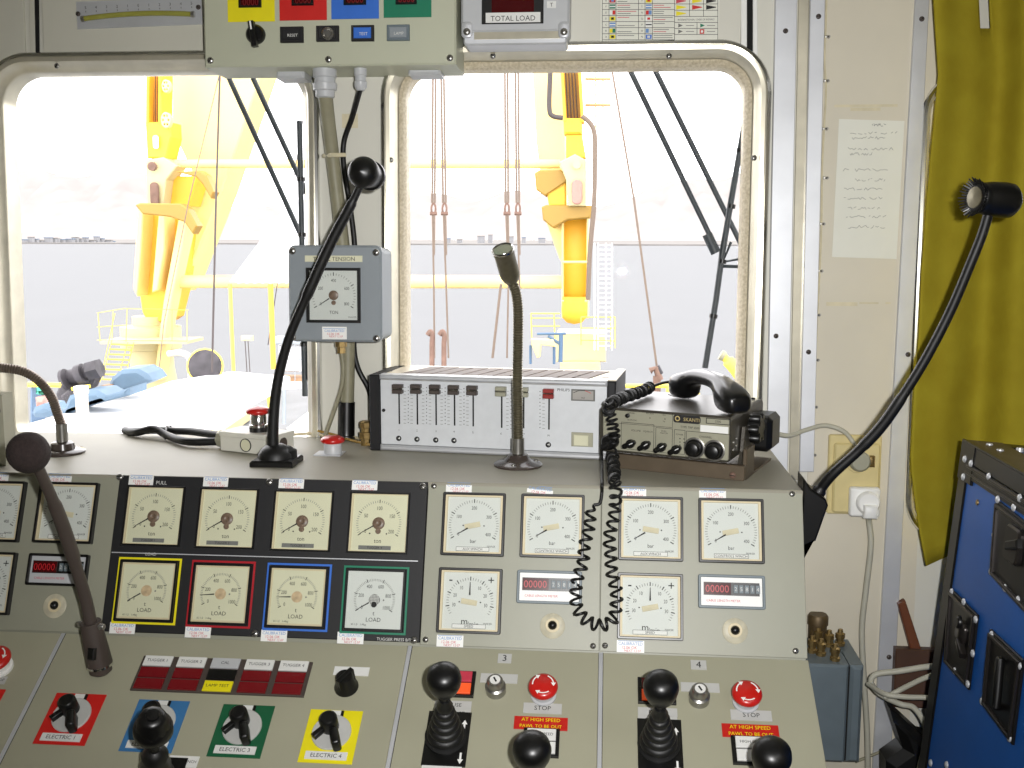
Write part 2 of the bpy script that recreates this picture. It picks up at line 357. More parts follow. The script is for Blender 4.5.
def sticker(parent, px, py, f0=PP, w=.040, h=.017, rot=0, c=.0):
    a_, b_ = f0.ab(px, py, c)
    if f0 is PP and py < 500:
        h = min(h, .0145); b_ = min(b_, VT-.0012-h/2)
    f = f0.at(a_, b_, c).rot(rot)
    def fn(q):
        q.cbox(f, w, h, 0, .0005, 'white'); q.text(f.at(0, .004, .0004), 'CALIBRATED', .0062, 'blueink'); q.text(f.at(-.002, -.0015, .0004), '12.06 OK', .0058, 'redink'); q.text(f.at(.003, -.006, .0004), 'NEXT 12.07', .0048, 'redink')
        q.line(f.at(0, .0077, .0004), (-w/2+.002, 0), (w/2-.002, 0), .0007, 'blueink')
    return part('calibration_sticker', parent, fn, 'white calibration sticker with blue and red writing')
def counter(parent, px, py, face='white', w=.097, h=.049):
    f = PP.px(px, py); g = MB()
    g.prism(f, [rect(-w/2, w/2, -h/2, h/2, .003, 3), rect(-w/2+.004, w/2-.004, -h/2+.004, h/2-.004, .001, 3)], -.003, .008, 'greydk' if face == 'white' else 'black', .0008)
    g.cbox(f, w-.008, h-.008, -.001, .0035, face); g.text(f.at(-.012, -.013, .0036), 'CABLE LENGTH METER', .0048, 'redink')
    g = g.build('length_counter', parent, 'framed counter with red digits on a bright face')
    def dsp(q):
        q.cbox(f.at(0, .004, .0035), w-.016, .019, 0, .002, 'black'); q.cbox(f.at(-.0205, .004, .0055), .039, .017, 0, .0006, 'redled')
        q.text(f.at(-.021, .004, .0062), '00000', .0155, 'ledon', sx=.9)
    part('digit_window', g, dsp)
    for k in range(5):
        fk = f.at(.006+.008*k, .004, .0055)
        part('count_wheel', g, lambda q: (q.cbox(fk, .0062, .012, 0, .0012, 'greydk', .0003), q.text(fk.at(0, 0, .0013), str((k*3+2) % 10), .008, 'palewhite')))
def button_disc(parent, px, py):
    f = PP.px(px, py)
    d = part('reset_button_plate', parent, lambda q: q.lathe(f, [(.0185, 0), (.0185, .0012), (.017, .002), (0, .002)], 'cleard', seg=28), 'round yellowed plate with a black push button')
    part('push_button', d, lambda q: q.lathe(f.at(0, .001, .002), [(.0065, 0), (.0065, .002), (.0048, .0045), (.003, .006), (0, .0062)], 'black', seg=18))
    part('retaining_ring', d, lambda q: q.prism(f.at(0, .001, .002), [circ(0, 0, .0105), circ(0, 0, .0068)], 0, .0015, 'dialedge', .0004))

def xa(px, f=PP, y=560): return f.ab(px, y)[0]
SE1 = PP.ab(112, 550)[0]  # placeholder seam, refined below
xb0 = PP.ab(111.5, 550)[0]; xb1 = PP.ab(424, 563)[0]; xs = PP.ab(600.5, 570)[0]
def panel(name, label, x0, x1, cat='instrument panel'):
    t = thing(name, label, cat, PP.w((x0+x1)/2, VB))
    part('panel_plate', t, lambda q: q.box(PP, x0+.0006, x1-.0006, VB+.001, VT-.0008, -.004, 0, 'cream', .0006)); return t
gp0 = panel('gauge_panel', 'cream gauge panel at the left end of the console, partly hidden by the dark microphone', XL, xb0)
gp1 = thing('gauge_panel', 'black gauge panel holding eight dials, the lower four in yellow, red, blue and green frames', 'instrument panel', PP.w((xb0+xb1)/2, VB))
gp2 = panel('gauge_panel', 'cream gauge panel with three white dials, right next to the black eight dial panel', xb1, xs)
gp3 = panel('gauge_panel', 'cream gauge panel at the right end of the console, behind the coiled handset cord', xs, XR)
# left
framed_gauge(gp0, -5, 511.5, 'bar', None, strip='ANCHOR WINCH')
framed_gauge(gp0, 67.6, 513, 'bar', 'black framed white pressure gauge', strip='CABLE WINCH', patch='stain')
framed_gauge(gp0, -15, 583, 'min', None, ang=0)
counter(gp0, 59, 570, 'lightgrey'); button_disc(gp0, 55, 606)
sticker(gp0, 60, 476); sticker(gp0, -3, 475)
# winch 3
framed_gauge(gp2, 473.8, 524.5, 'bar', 'white 400 bar pressure gauge in a black frame', strip='AUX.WINCH')
framed_gauge(gp2, 552.5, 526.3, 'bar', 'white 400 bar pressure gauge in a black frame', strip='CONTROLS WINCH')
framed_gauge(gp2, 470, 600.8, 'min', 'white speed gauge reading m/min in a black frame', ang=0, strip='SPEED')
counter(gp2, 549.5, 587.4); button_disc(gp2, 552.5, 626)
sticker(gp2, 459, 486.3); sticker(gp2, 450, 641); sticker(gp2, 540, 491.5, rot=-5, h=.006)
# winch 4
framed_gauge(gp3, 650.6, 528.9, 'bar', 'white 400 bar pressure gauge in a black frame', strip='AUX.WINCH')
framed_gauge(gp3, 730.8, 531, 'bar', 'white 400 bar pressure gauge in a black frame', strip='CONTROLS WINCH')
framed_gauge(gp3, 650, 606.5, 'min', 'white speed gauge reading m/min in a black frame', ang=0, strip='SPEED')
counter(gp3, 731.2, 592); button_disc(gp3, 735, 631)
sticker(gp3, 633, 489.5); sticker(gp3, 712.5, 491.3); sticker(gp3, 630.5, 646.5)
for p, l in ((gp2, ((434, 486), (425.6, 639.6), (593, 646))), (gp3, ((605, 645.6), (792, 494), (795.5, 651)))):
    for x, y in l: screw(PP.px(x, y), .0045, p)
# black plate
FBK = PP.at(0, 0, 0)
part('black_plate', gp1, lambda q: q.box(PP, xb0, xb1, VB+.004, VT-.001, -.004, .003, 'blackm', .001))
F3 = PP.at(0, 0, .003)
def divl(q):
    p0 = F3.ab(112, 551.5); p1 = F3.ab(418, 562); q.box(F3, p0[0], p1[0], (p0[1]+p1[1])/2-.0007, (p0[1]+p1[1])/2+.0007, 0, .0008, 'alu')
part('divider_strip', gp1, divl)
pulls = [(154.3, 516), (227.7, 518.5), (302.7, 521), (379, 523)]
for i, (x, y) in enumerate(pulls):
    f = F3.px(x, y); s = .088
    g = MB(); g.prism(f, [rect(-s/2-.0025, s/2+.0025, -s/2-.0025, s/2+.0025), rect(-s/2, s/2, -s/2, s/2)], -.002, .006, 'black', .0006)
    g.prism(f, [rect(-s/2, s/2, -s/2, s/2), rect(-s/2+.003, s/2-.001, -s/2+.001, s/2-.001)], -.002, .004, 'dialedge')
    g = g.build('gauge', gp1, 'cream pull gauge graded 0 to 200 ton')
    d = MB(); d.cbox(f, s-.002, s-.002, 0, .002, 'dialc'); fd = f.at(0, 0, .002)
    tickdial(d, fd, s, 'dialc', 40, [('0', 0), ('50', .25), ('100', .5), ('150', .75), ('200', 1)], 'ton', R=.36, numR=.265, usize=.075, nsz=.07, yo=-.01)
    for xx in (-.013, .013): d.cyl(fd, .0012, 0, .0004, 'ink', xx, -.0165, seg=8)
    d.build('dial', g)
    def hub(q):
        q.lathe(fd.at(0, -.001, 0), [(.0095, 0), (.0095, .002), (.007, .0034), (.0045, .0036), (.0035, .0025), (0, .0025)], 'brownhub', seg=20)
        q.cyl(fd.at(0, -.013, 0), .0042, 0, .0025, 'brownhub', bev=.0006, seg=14)
    part('hub', g, hub, 'brown worn hub cap')
    part('needle', g, lambda q: needle_mesh(q, fd, s, -121, .09, .37, .011, yo=-.01))
    part('name_strip', g, lambda q: (q.cbox(fd.at(-.004, -s/2+.006, 0), .05, .0062, 0, .0008, 'inkg'), q.text(fd.at(-.004, -s/2+.006, .0009), 'TUGGER %d' % (i+1), .005, 'ink')))
    part('cover_glass', g, lambda q: q.cbox(f.at(0, 0, .0062), s-.0005, s-.0005, 0, .0003, 'lid'))
for x, y, in ((141.5, 478), (216, 480), (291.5, 482.5), (364.8, 484.2)): sticker(gp1, x, y, c=.003)
part('printed_name', gp1, lambda q: (q.text(F3.px(161.5, 482.7), 'PULL', .008, 'palewhite')))
part('printed_name', gp1, lambda q: (q.text(F3.px(151, 554.0), 'LOAD', .0065, 'palewhite')))
part('printed_name', gp1, lambda q: (q.text(F3.px(394, 639.5), 'TUGGER PRESS B/T', .0062, 'palewhite')))
loads = [(147, 590.8, 'yellow', -121, 'dialc'), (221, 594, 'frred', -95, 'dialc'), (297.3, 597, 'blue', -92, 'dialc'), (374.7, 600, 'green', -121, 'dialw')]
for i, (x, y, cm, ang, dm) in enumerate(loads):
    f = F3.px(x, y); w = .1005; s = .085
    g = MB(); g.prism(f, [rect(-w/2, w/2, -w/2, w/2), rect(-w/2+.0032, w/2-.0032, -w/2+.0032, w/2-.0032)], 0, .0012, cm, .0003)
    g.prism(f, [rect(-s/2-.0035, s/2+.0035, -s/2-.0035, s/2+.0035), rect(-s/2, s/2, -s/2, s/2)], -.002, .006, 'black', .0006)
    g = g.build('gauge', gp1, '%s framed load gauge graded 0 to 1000' % {'frred': 'red'}.get(cm, cm))
    d = MB(); d.cbox(f, s-.0005, s-.0005, 0, .002, dm); fd = f.at(0, 0, .002)
    d.prism(f, [rect(-s/2+.0003, s/2-.0003, -s/2+.0003, s/2-.0003), rect(-s/2+.003, s/2-.003, -s/2+.003, s/2-.003)], .002, .0028, 'dialedge' if dm == 'dialc' else 'dialw')
    tickdial(d, fd, s, dm, 50, [('0', 0), ('200', .2), ('400', .4), ('600', .6), ('800', .8), ('1000', 1)], None, R=.33, numR=.255, nsz=.068, yo=.0)
    d.text(fd, 'LOAD', .0085, 'ink', 0, -.029); d.text(fd, 't', .009, 'ink', 0, -.0195); d.text(fd, 'Kl 1,5   1-4kg', .0042, 'ink', -.022, -.0365)
    d.cyl(fd, .0013, 0, .0004, 'inkg', .014, 0, seg=8)
    d.build('dial', g)
    if i < 3: part('hub', g, lambda q: q.lathe(fd, [(.0085, 0), (.0085, .0006), (.004, .001), (.004, .0018), (0, .002)], 'rusty', seg=20), 'stained brown hub spot')
    else:
        def hb(q):
            q.prism(fd, circ(0, 0, .0085), 0, .0008, 'inkg')
            for k in range(-3, 4):
                q.line(fd, (k*.0022, -.007), (k*.0022, .007), .0005, 'label', .001); q.line(fd, (-.007, k*.0022), (.007, k*.0022), .0005, 'label', .001)
            q.cyl(fd.at(0, -.007, .0008), .0042, 0, .0025, 'ink', bev=.0006, seg=16)
        part('hub', g, hb, 'cross hatched grey hub with a black cap')
    part('needle', g, lambda q: needle_mesh(q, fd, s, ang, .10, .36, .011, yo=0))
    part('cover_glass', g, lambda q: q.cbox(f.at(0, 0, .0062), s-.0005, s-.0005, 0, .0003, 'lid'))
for x, y in ((122.5, 628), (198, 632), (274, 635.8), (350.5, 638)): sticker(gp1, x, y, c=.003)
for x, y in ((120, 477), (269.5, 482), (423, 486.5), (99, 624), (255, 633.5), (414, 640)): screw(F3.px(x, y), .0055, gp1)

# ------------------------------------------------------------------ desk panels
def xd(px, py): return PD.ab(px, py)[0]
d0 = (xd(58, 662)+xd(0, 741))/2; d1 = (xd(413, 650)+xd(384, 766))/2; d2 = (xd(603, 656)+xd(597, 766))/2
print('desk seams', xd(58, 662), xd(0, 741), xd(413, 650), xd(384, 766), xd(603, 656), xd(597, 766), 'right', XR, xd(808, 656), xd(838, 768))
def desk(label, x0, x1):
    t = thing('control_desk', label, 'control panel', PD.w((x0+x1)/2, -.2))
    part('desk_plate', t, lambda q: q.box(PD, x0+.0035, x1-.0035 if x1 < XR-.01 else XR, DL, -.0015, -.005, 0, 'desk', .0006)); return t
dp0 = desk('cream desk panel at the far left with a red mushroom button at the picture edge', XL, d0)
dp1 = desk('widest cream desk panel below the black gauge panel, with four rotary switches on coloured plates', d0, d1)
dp2 = desk('cream desk panel numbered 3 with two black levers and a red mushroom button', d1, d2)
dp3 = desk('cream desk panel numbered 4 at the right end of the desk', d2, XR)
for x, lab in ((d0, 'aluminium joint strip on the desk left of the red rotary switch plate'), (d1, 'aluminium joint strip on the desk beside the yellow rotary switch plate'), (d2, 'aluminium joint strip between desk panels numbered 3 and 4')):
    q = MB(); q.box(PD, x-.003, x+.003, DL, -.0015, -.005, .0012, 'alu', .0005); q.box(PD, x+.003, x+.0036, DL, -.0015, -.006, .0001, 'dark'); q.build('joint_strip', label=lab, cat='trim strip')
def label_plate(parent, x0, y0, x1, y1, tx, f0=PD, m='greylabel', c=0, sz=.5, name='label_plate', ink='ink', th=.0015):
    a0, b0 = f0.ab(x0, y1); a1, b1 = f0.ab(x1, y0); h = b1-b0
    def fn(q):
        q.box(f0, a0, a1, b0, b1, c, c+th, m, .0002)
        L = tx.split('\n')
        for i, l in enumerate(L): q.text(f0.at((a0+a1)/2, b0+h*(len(L)-i-.5)/len(L), c+th+.0001), l, min(h*sz/len(L)*1.2, (a1-a0)/max(1, len(l))*1.35), ink)
    return part(name, parent, fn)
def estop(parent, f, r=.021, base='greydk', h=.026, label='red mushroom stop button with white arrows', arrows=True):
    g = part('emergency_stop', parent, lambda q: q.lathe(f, [(r*.86, 0), (r*.86, h*.15), (r*.7, h*.18), (r*.7, h*.75), (r*.55, h*.8), (.0, h*.8)], base, seg=28), label)
    c = part('mushroom_cap', g, lambda q: q.lathe(f.at(0, 0, h*.7), [(r*.6, 0), (r*.97, .001), (r, .004), (r*.95, .007), (r*.75, .0095), (0, .0115)], 'redbut', seg=32), 'red mushroom cap')
    if arrows:
        def ar(q):
            for a in (0, 120, 240):
                pts = [(r*.7*cos(rad(a+t)), r*.7*sin(rad(a+t))) for t in range(10, 80, 14)]
                ff = f.at(0, 0, h*.7+.0099)
                for p, w in zip(pts, pts[1:]): q.line(ff, p, w, .0018, 'white', .0005)
                e = V(pts[0]); q.add([ff.w(e.x+r*.17*cos(rad(a)), e.y+r*.17*sin(rad(a)), .0006), ff.w(e.x-r*.17*cos(rad(a)), e.y-r*.17*sin(rad(a)), .0006), ff.w(r*.72*cos(rad(a-12)), r*.72*sin(rad(a-12)), .0006)], [[0, 1, 2]], 'white')
        part('arrow_marks', c, ar, 'white turning arrows')
    return g
estop(dp0, PD.px(0, 668), r=.023, base='white')
label_plate(dp0, -8, 677, 8, 684, 'STOP'); label_plate(dp0, -30, 690, 6, 700, 'AT HIGH SPEED', m='red', name='warning_label')
# push key block
def keyblock():
    A = [PD.ab(147, 656.5), PD.ab(314, 664), PD.ab(302.5, 698.5), PD.ab(128.5, 690)]
    x0 = (A[0][0]+A[3][0])/2; x1 = (A[1][0]+A[2][0])/2; y1 = (A[0][1]+A[1][1])/2; y0 = (A[2][1]+A[3][1])/2
    g = part('key_block', dp1, lambda q: q.box(PD, x0, x1, y0, y1, 0, .004, 'brownrub', .0008), 'dark block of fifteen indicator keys in three rows')
    W = (x1-x0)/5; H = (y1-y0)/3
    for c in range(5):
        for r in range(3):
            m = ['label', 'redkey', 'redkey'][r]
            if c == 2: m = ['lightgrey', 'black', 'yellow'][r]
            f = PD.at(x0+W*(c+.5), y1-H*(r+.5), .004)
            nm = {0: 'white labelled key', 1: 'dark red key', 2: 'dark red key'}[r]
            def fn(q):
                q.cbox(f, W*.82, H*.86, 0, .003, m, .0006)
                if r == 0: q.text(f.at(0, 0, .0031), ['TUGGER 1', 'TUGGER 2', 'CAL', 'TUGGER 3', 'TUGGER 4'][c], .007)
                if c == 2 and r == 2: q.text(f.at(0, 0, .0031), 'LAMP TEST', .007)
            part('key', g, fn, nm if c != 2 else ['grey labelled key', 'black key', 'yellow key'][r])
keyblock()
def plate_switch(px, py, m, lab, name, tx, hx, hide=False):
    f = PD.px(px, py); w, h = .075, .083
    g = part('rotary_switch', dp1, lambda q: q.cbox(f, w, h, 0, .0015, m, .0003), lab)
    part('switch_disc', g, lambda q: (q.cyl(f.at(0, .005, .0015), .0275, 0, .003, 'greylabel', bev=.0008, seg=36), q.box(f.at(0, .006, .0015), -.008, .008, .022, .034, 0, .0012, 'label'), q.box(f.at(0, .006, .0015),   .007, .011, .023, .034, .0, .0014, 'black')), 'round grey disc')
    def kn(q):
        k = f.at(-.003, .012, .0045); q.cyl(k, .0125, 0, .024, 'black', bev=.003, seg=24)
        k2 = k.at(.013, -.022, 0).rot(20); q.box(k2, -.006, .006, -.016, .012, 0, .02, 'black', .003, r=.004)
        q.box(k.rot(-40), -.004, .004, 0, -.028, .004, .012, 'black', .001)
    part('turn_handle', g, kn, 'black two lobed turning handle')
    part('name_plate', g, lambda q: (q.cbox(f.at(0, -.031, .0015), .058, .012, 0, .0012, 'label'), q.text(f.at(0, -.031, .0028), tx, .0085)), 'white name plate')
plate_switch(70.5, 719, 'red', 'rotary switch on a red plate', 'red', 'ELECTRIC 1', 0)
plate_switch(155, 726, 'dkblue', 'rotary switch on a faded blue plate', 'blue', 'ELECTRIC 2', 0)
plate_switch(241.5, 731, 'dkgreen', 'rotary switch on a dark green plate', 'green', 'ELECTRIC 3', 0)
plate_switch(331, 736.5, 'yellow', 'rotary switch on a yellow plate', 'yellow', 'ELECTRIC 4', 0)
label_plate(dp1, 333, 668, 370, 675, '', m='label'); label_plate(dp1, 166, 757, 200, 767, 'BOOM WINCH', m='label')
kf = PD.px(346.5, 687)
kk = part('selector_knob', dp1, lambda q: (q.lathe(kf, [(.0175, 0), (.0175, .002), (.0135, .007), (.0125, .024), (.011, .026), (0, .026)], 'black', seg=28)), 'small black pointer knob')
part('pointer', kk, lambda q: q.box(kf.rot(-35), -.0035, .0035, -.013, .016, .004, .028, 'black', .001))

def joystick(parent, bx, by, kx, ky, label, base=True, hgt=None, knob=.0225, lab2='WINCH'):
    f = PD.px(bx, by)
    # knob height along the desk normal
    best = None
    for k in range(40, 260):
        p = f.w(0, 0, k/1000)-CAMP; y = 384+FL*p.dot(DN)/p.dot(fw.normalized())
        if best is None or abs(y-ky) < best[0]: best = (abs(y-ky), k/1000)
    H = best[1] if hgt is None else hgt
    g = MB(); g.cbox(f, .060, .084, 0, .003, 'black', .0006)
    g = g.build('joystick', parent, label)
    for dx, dy, r in ((.022, .02, 0), (.022, -.03, 180)):
        fa = f.at(dx, dy, .003).rot(r); part('direction_arrow', g, lambda q: q.add([fa.w(-.0014, -.008, .0003), fa.w(.0014, -.008, .0003), fa.w(.0014, .002, .0003), fa.w(.004, .002, .0003), fa.w(0, .009, .0003), fa.w(-.004, .002, .0003), fa.w(-.0014, .002, .0003)], [[0, 1, 2, 3, 4, 5, 6]], 'white'), 'white arrow')
    tip = PD.P(kx, ky, H); R0 = .0255; HB = H*.56
    bs = f.w(-.002, .002, .003); ax = (tip-bs); H = ax.length; ax.normalize(); fb = Fr(bs, (PD.u-ax*PD.u.dot(ax)), ax.cross(PD.u-ax*PD.u.dot(ax)), ax)
    prof = [(R0+.003, 0), (R0+.003, .002)]
    nb = 6
    for i in range(nb):
        r = R0*(1-.68*i/nb); z = .003+HB*i/nb; dz = HB/nb
        prof += [(r*.88, z), (r, z+dz*.35), (r, z+dz*.65), (r*.86, z+dz*.95)]
    prof += [(.009, HB+.004), (.0075, HB+.012)]
    part('rubber_boot', g, lambda q: q.lathe(fb, prof, 'rubber', seg=28), 'ribbed black rubber boot')
    part('shaft', g, lambda q: q.cyl(fb, .0055, HB, H-.01, 'black', seg=12))
    def kn(q):
        k = knob; q.lathe(fb.at(0, 0, H), [(.008, -k*1.25), (k*.5, -k*1.2), (k*.8, -k*.8), (k*.97, -k*.3), (k*1.02, k*.1), (k*.95, k*.5), (k*.72, k*.78), (k*.35, k*.92), (0, k*.95)], 'black', seg=28)
    part('ball_knob', g, kn, 'shiny black ball knob')
    return g
joystick(dp2, 447, 739, 444, 680, 'tall black joystick with a ribbed boot')
joystick(dp3, 660, 747, 661, 688, 'tall black joystick with a ribbed boot')
label_plate(dp2, 421.5, 759, 463, 768, 'WINCH', m='label'); label_plate(dp3, 638, 768, 683, 777, 'WINCH', m='label')
label_plate(dp2, 434, 702, 472, 709, 'IN USE'); label_plate(dp2, 434, 710, 471, 718, 'RELEASE')
label_plate(dp3, 638, 709, 677, 716, 'IN USE'); label_plate(dp3, 638, 717, 677, 725, 'RELEASE')
def lamp_pair(parent, x0, y0, x1, y1, m1, m2, t1='', lab='dark framed pair of indicator keys'):
    a0, b0 = PD.ab(x0, y1); a1, b1 = PD.ab(x1, y0); W = a1-a0; H = b1-b0; g = part('indicator_keys', parent, lambda q: q.box(PD, a0, a1, b0, b1, 0, .005, 'black', .0008), lab)
    for k, m in ((1, m1), (0, m2)):
        f = PD.at((a0+a1)/2, b0+H*(.27+.46*k), .005); part('key', g, lambda q: (q.cbox(f, W*.8, H*.4, 0, .003, m, .0006), q.text(f.at(0, 0, .0031), t1 if k else '', .006)), {'pink': 'pink key', 'amber': 'glowing orange key', 'label': 'white key'}.get(m))
lamp_pair(dp2, 440, 673, 476.5, 697, 'pink', 'amber'); lamp_pair(dp3, 638, 680, 675, 704, 'redkey', 'amber')
lamp_pair(dp2, 522, 730.5, 560, 757, 'label', 'label', 'HIGH SPEED'); lamp_pair(dp3, 733, 738.5, 771, 765, 'label', 'label', 'HIGH SPEED')
label_plate(dp2, 497.5, 654.5, 512, 663, '3', sz=.8); label_plate(dp3, 691, 661, 706, 669.5, '4', sz=.8)
for p, x, y, x0 in ((dp2, 496, 690, 480), (dp3, 699, 699, 681)):
    label_plate(p, x0, y-15, x0+38, y-7.5, '')
    f = PD.px(x, y+1); g = part('key_switch', p, lambda q: q.lathe(f, [(.0145, 0), (.0145, .012), (.0115, .014), (.0112, .024), (.010, .0265), (0, .0265)], 'steel', seg=30), 'round metal key switch')
    part('keyhole', g, lambda q: (q.prism(f.at(0, 0, .0265), circ(0, 0, .0075), 0, .0006, 'label'), q.box(f.at(0, 0, .0271).rot(30), -.0012, .0012, -.004, .004, 0, .0006, 'ink')))
estop(dp2, PD.px(543.5, 696), base='lightgrey'); estop(dp3, PD.px(745.5, 703), base='lightgrey')
label_plate(dp2, 523, 704.5, 562, 713, 'STOP'); label_plate(dp3, 731, 711.5, 771, 720, 'STOP')
label_plate(dp2, 513.5, 718.5, 568, 729, 'AT HIGH SPEED\nPAWL TO BE OUT', m='redbut', name='warning_label', ink='yellow', sz=.9); label_plate(dp3, 722.5, 726, 778, 737, 'AT HIGH SPEED\nPAWL TO BE OUT', m='redbut', name='warning_label', ink='yellow', sz=.9)
# front levers whose bases are below the frame
for par, x, y, k in ((dp2, 532, 751, .0235), (dp3, 771.5, 757, .0235)):
    f = PD.px(x, y, .13); f0 = Fr(PD.w(f.o.x, (f.o-PD.o).dot(PD.v)), PD.u, PD.v, PD.n)
    g = part('joystick', par, lambda q: q.cbox(f0, .06, .084, 0, .003, 'black', .0006), 'black lever nearest the desk front edge')
    prof = [(.033, .003)]
    for i in range(6):
        r = .03*(1-.11*i); z = .003+.075*i/6; prof += [(r*.88, z), (r, z+.004), (r, z+.008), (r*.86, z+.012)]
    part('rubber_boot', g, lambda q: q.lathe(f0, prof+[(.009, .085)], 'rubber', seg=24)); part('shaft', g, lambda q: q.cyl(f0, .0055, .07, .12, 'black', seg=12))
    part('ball_knob', g, lambda q: q.lathe(f0.at(0, 0, .13), [(.008, -k*1.25), (k*.5, -k*1.2), (k*.8, -k*.8), (k*.97, -k*.3), (k*1.02, k*.1), (k*.95, k*.5), (k*.72, k*.78), (k*.35, k*.92), (0, k*.95)], 'black', seg=28), 'shiny black ball knob')
# faceted lever in front of the blue plate
tp = PD.P(153, 726, .146); aa, bb = PD.ab(153, 726, .146); b0_ = PD.w(aa-.034, bb+.004, 0); ax = (tp-b0_).normalized(); ux = (PD.u-ax*PD.u.dot(ax)).normalized(); f0 = Fr(b0_, ux, ax.cross(ux), ax); fbp = Fr(b0_, PD.u, PD.v, PD.n)
g = part('joystick', dp1, lambda q: q.cbox(fbp, .06, .084, 0, .003, 'black', .0006), 'black lever with a bulky grip in front of the blue plate')
part('rubber_boot', g, lambda q: q.lathe(f0, [(.026, .002), (.022, .02), (.024, .03), (.018, .045), (.020, .055), (.015, .07), (.017, .08), (.009, .092), (.0, .094)], 'rubber', seg=24))
def grip(q):
    q.cyl(f0, .006, .09, .13, 'black', seg=12)
    q.lathe(f0.at(0, 0, .142), [(.0075, -.030), (.014, -.024), (.019, -.014), (.0215, .0), (.0215, .010), (.0195, .013), (.0195, .016), (.0175, .018), (.0175, .026), (.014, .030), (.0085, .031), (.008, .034), (0, .035)], 'black', seg=10)
    q.lathe(f0.at(0, 0, .142), [(.0195, -.010), (.0245, -.004), (.0240, .006), (.020, .011)], 'black', seg=24)
part('grip', g, grip, 'bulky stepped black grip')
# ================================================================== ROOM SHELL
Z0 = -PTOP.z; 
def wloc(px, py, c=0): return PW.ab(px, py, c)
WB = -.06   # window bottom in wall coordinates, below the shelf
WL = (wloc(-4, 200)[0], wloc(310.5, 200)[0], WB, wloc(160, 62)[1]); WR = (wloc(392, 200)[0], wloc(757, 200)[0], WB, wloc(575, 53)[1])
WS = (wloc(929, 110)[0], wloc(929, 110)[0]+.5, wloc(912, 532)[1], wloc(945, 80)[1])
RC = .075
holes = [rect(*WL, RC, 8), rect(*WR, RC, 8), rect(*WS, .06, 8)]
q = MB(); q.prism(PW, [rect(-1.7, 1.7, -PTOP.z, 1.25)]+holes, -.06, 0, 'wallgrey'); structure('wall_front', q)
HC = (PW.w(0, 1.25)).z
q = MB(); q.box(PS.at(0, -PS.o.y, -PS.o.z), -1.75, 1.75, -2, YW+.2, -.05, 0, 'floor'); structure('floor', q)
q = MB(); q.box(PS.at(0, -PS.o.y, HC-PS.o.z), -1.75, 1.75, -2, YW+.2, 0, .05, 'ceil'); structure('ceiling', q)
fx = Fr((0, 0, 0), (1, 0, 0), (0, 1, 0), (0, 0, 1))
q = MB(); q.box(fx, -1.75, -1.7, -2, YW+.1, 0, HC, 'wallgrey'); structure('wall_left', q)
q = MB(); q.box(fx, 1.7, 1.75, -2, YW+.1, 0, HC, 'wall'); structure('wall_right', q)
q = MB(); q.box(fx, -1.7, 1.7, -2.05, -2, 0, HC, 'wallgrey'); structure('wall_back', q)
def window(n, W, R, w1=.014, sealed=True, depth=.02):
    o = thing('window_%d' % n, None, None, PW.w((W[0]+W[1])/2, W[2]), kind='structure')
    def rr(d, r): return rect(W[0]-d, W[1]+d, W[2]-d, W[3]+d, r, 10)
    def fr(q):
        L = [(w1, .0), (w1*.95, .008), (w1*.6, .013), (w1*.1, .012), (-.002, .006), (-.004, -.004), (-.012, -.012), (-.015, -.018), (-.015, -.058)]
        q.ringloft(PW, [(rect(W[0]-d, W[1]+d, W[2]-d, W[3]+d, R+d, 10), c) for d, c in L], 'frame')
    part('window_frame', o, fr)
    def ro(q):
        L = [(w1+.004, 0), (w1+.0055, .006), (w1+.003, .0115), (w1-.002, .0125), (w1-.006, .009)]
        q.ringloft(PW, [(rect(W[0]-d, W[1]+d, W[2]-d, W[3]+d, R+d, 10), c) for d, c in L], 'chrome')
    part('rolled_edge', o, ro)
    if sealed: part('sealant', o, lambda q: q.ringloft(PW, [(rect(W[0]-d, W[1]+d, W[2]-d, W[3]+d, R+d, 10), c) for d, c in ((-.012, -.010), (-.018, -.012), (-.024, -.02), (-.024, -.056))], 'seal'))
    part('glass_pane', o, lambda q: q.prism(PW, rect(W[0]+.013, W[1]-.013, W[2]+.013, W[3]-.013, R-.013, 8), -.05, -.045, 'glass'))
    return o
w1 = window(1, WL, RC, sealed=False); w2 = window(2, WR, RC); w3 = window(3, WS, .06, w1=.008, sealed=False)
for w, l in ((w1, ((57, 66),)), (w2, ((493, 56), (669, 56), (391, 160), (754, 158)))):
    for x, y in l: screw(PW.px(x, y, .008), .005, w)
# wall strips and panels
n = [0]
def trim(x0a, x0b, x1a, x1b, ya, yb, c0, c1, m, screws=(), bev=.001):
    """vertical trim: left edge px at top/bottom, right edge px at top/bottom"""
    n[0] += 1; A = wloc(x0a, ya, c1), wloc(x0b, yb, c1), wloc(x1b, yb, c1), wloc(x1a, ya, c1)
    q = MB(); q.prism(PW, [A[1], A[2], A[3], A[0]], c0, c1, m, bev); o = structure('trim_%d' % n[0], q)
    for x, y in screws: screw(PW.px(x, y, c1), .0045, o, 'brownrub')
    return o
trim(776, 766, 798, 787, -30, 500, 0, .012, 'alu', ((785.5, 31), (776, 336)))
trim(799, 789, 810, 800, -30, 480, 0, .004, 'frame')
trim(811, 799.5, 826, 814, -30, 472, 0, .014, 'alu', ((818.5, 16.5), (808.5, 352)))
trim(917, 872, 931, 890, -30, 780, 0, .01, 'alu', ((921.7, 19), (908, 354.5), (889, 657)))
trim(741, 741, 747, 747, -30, 54, 0, .006, 'white'); trim(747, 747, 753, 753, -30, 62, 0, .003, 'dark'); trim(753, 753, 757, 758, -30, 62, 0, .006, 'white')
trim(28, 30, 33, 35, -30, 60, 0, .006, 'overhead'); trim(33, 35, 38, 39, -30, 58, 0, .003, 'dark')
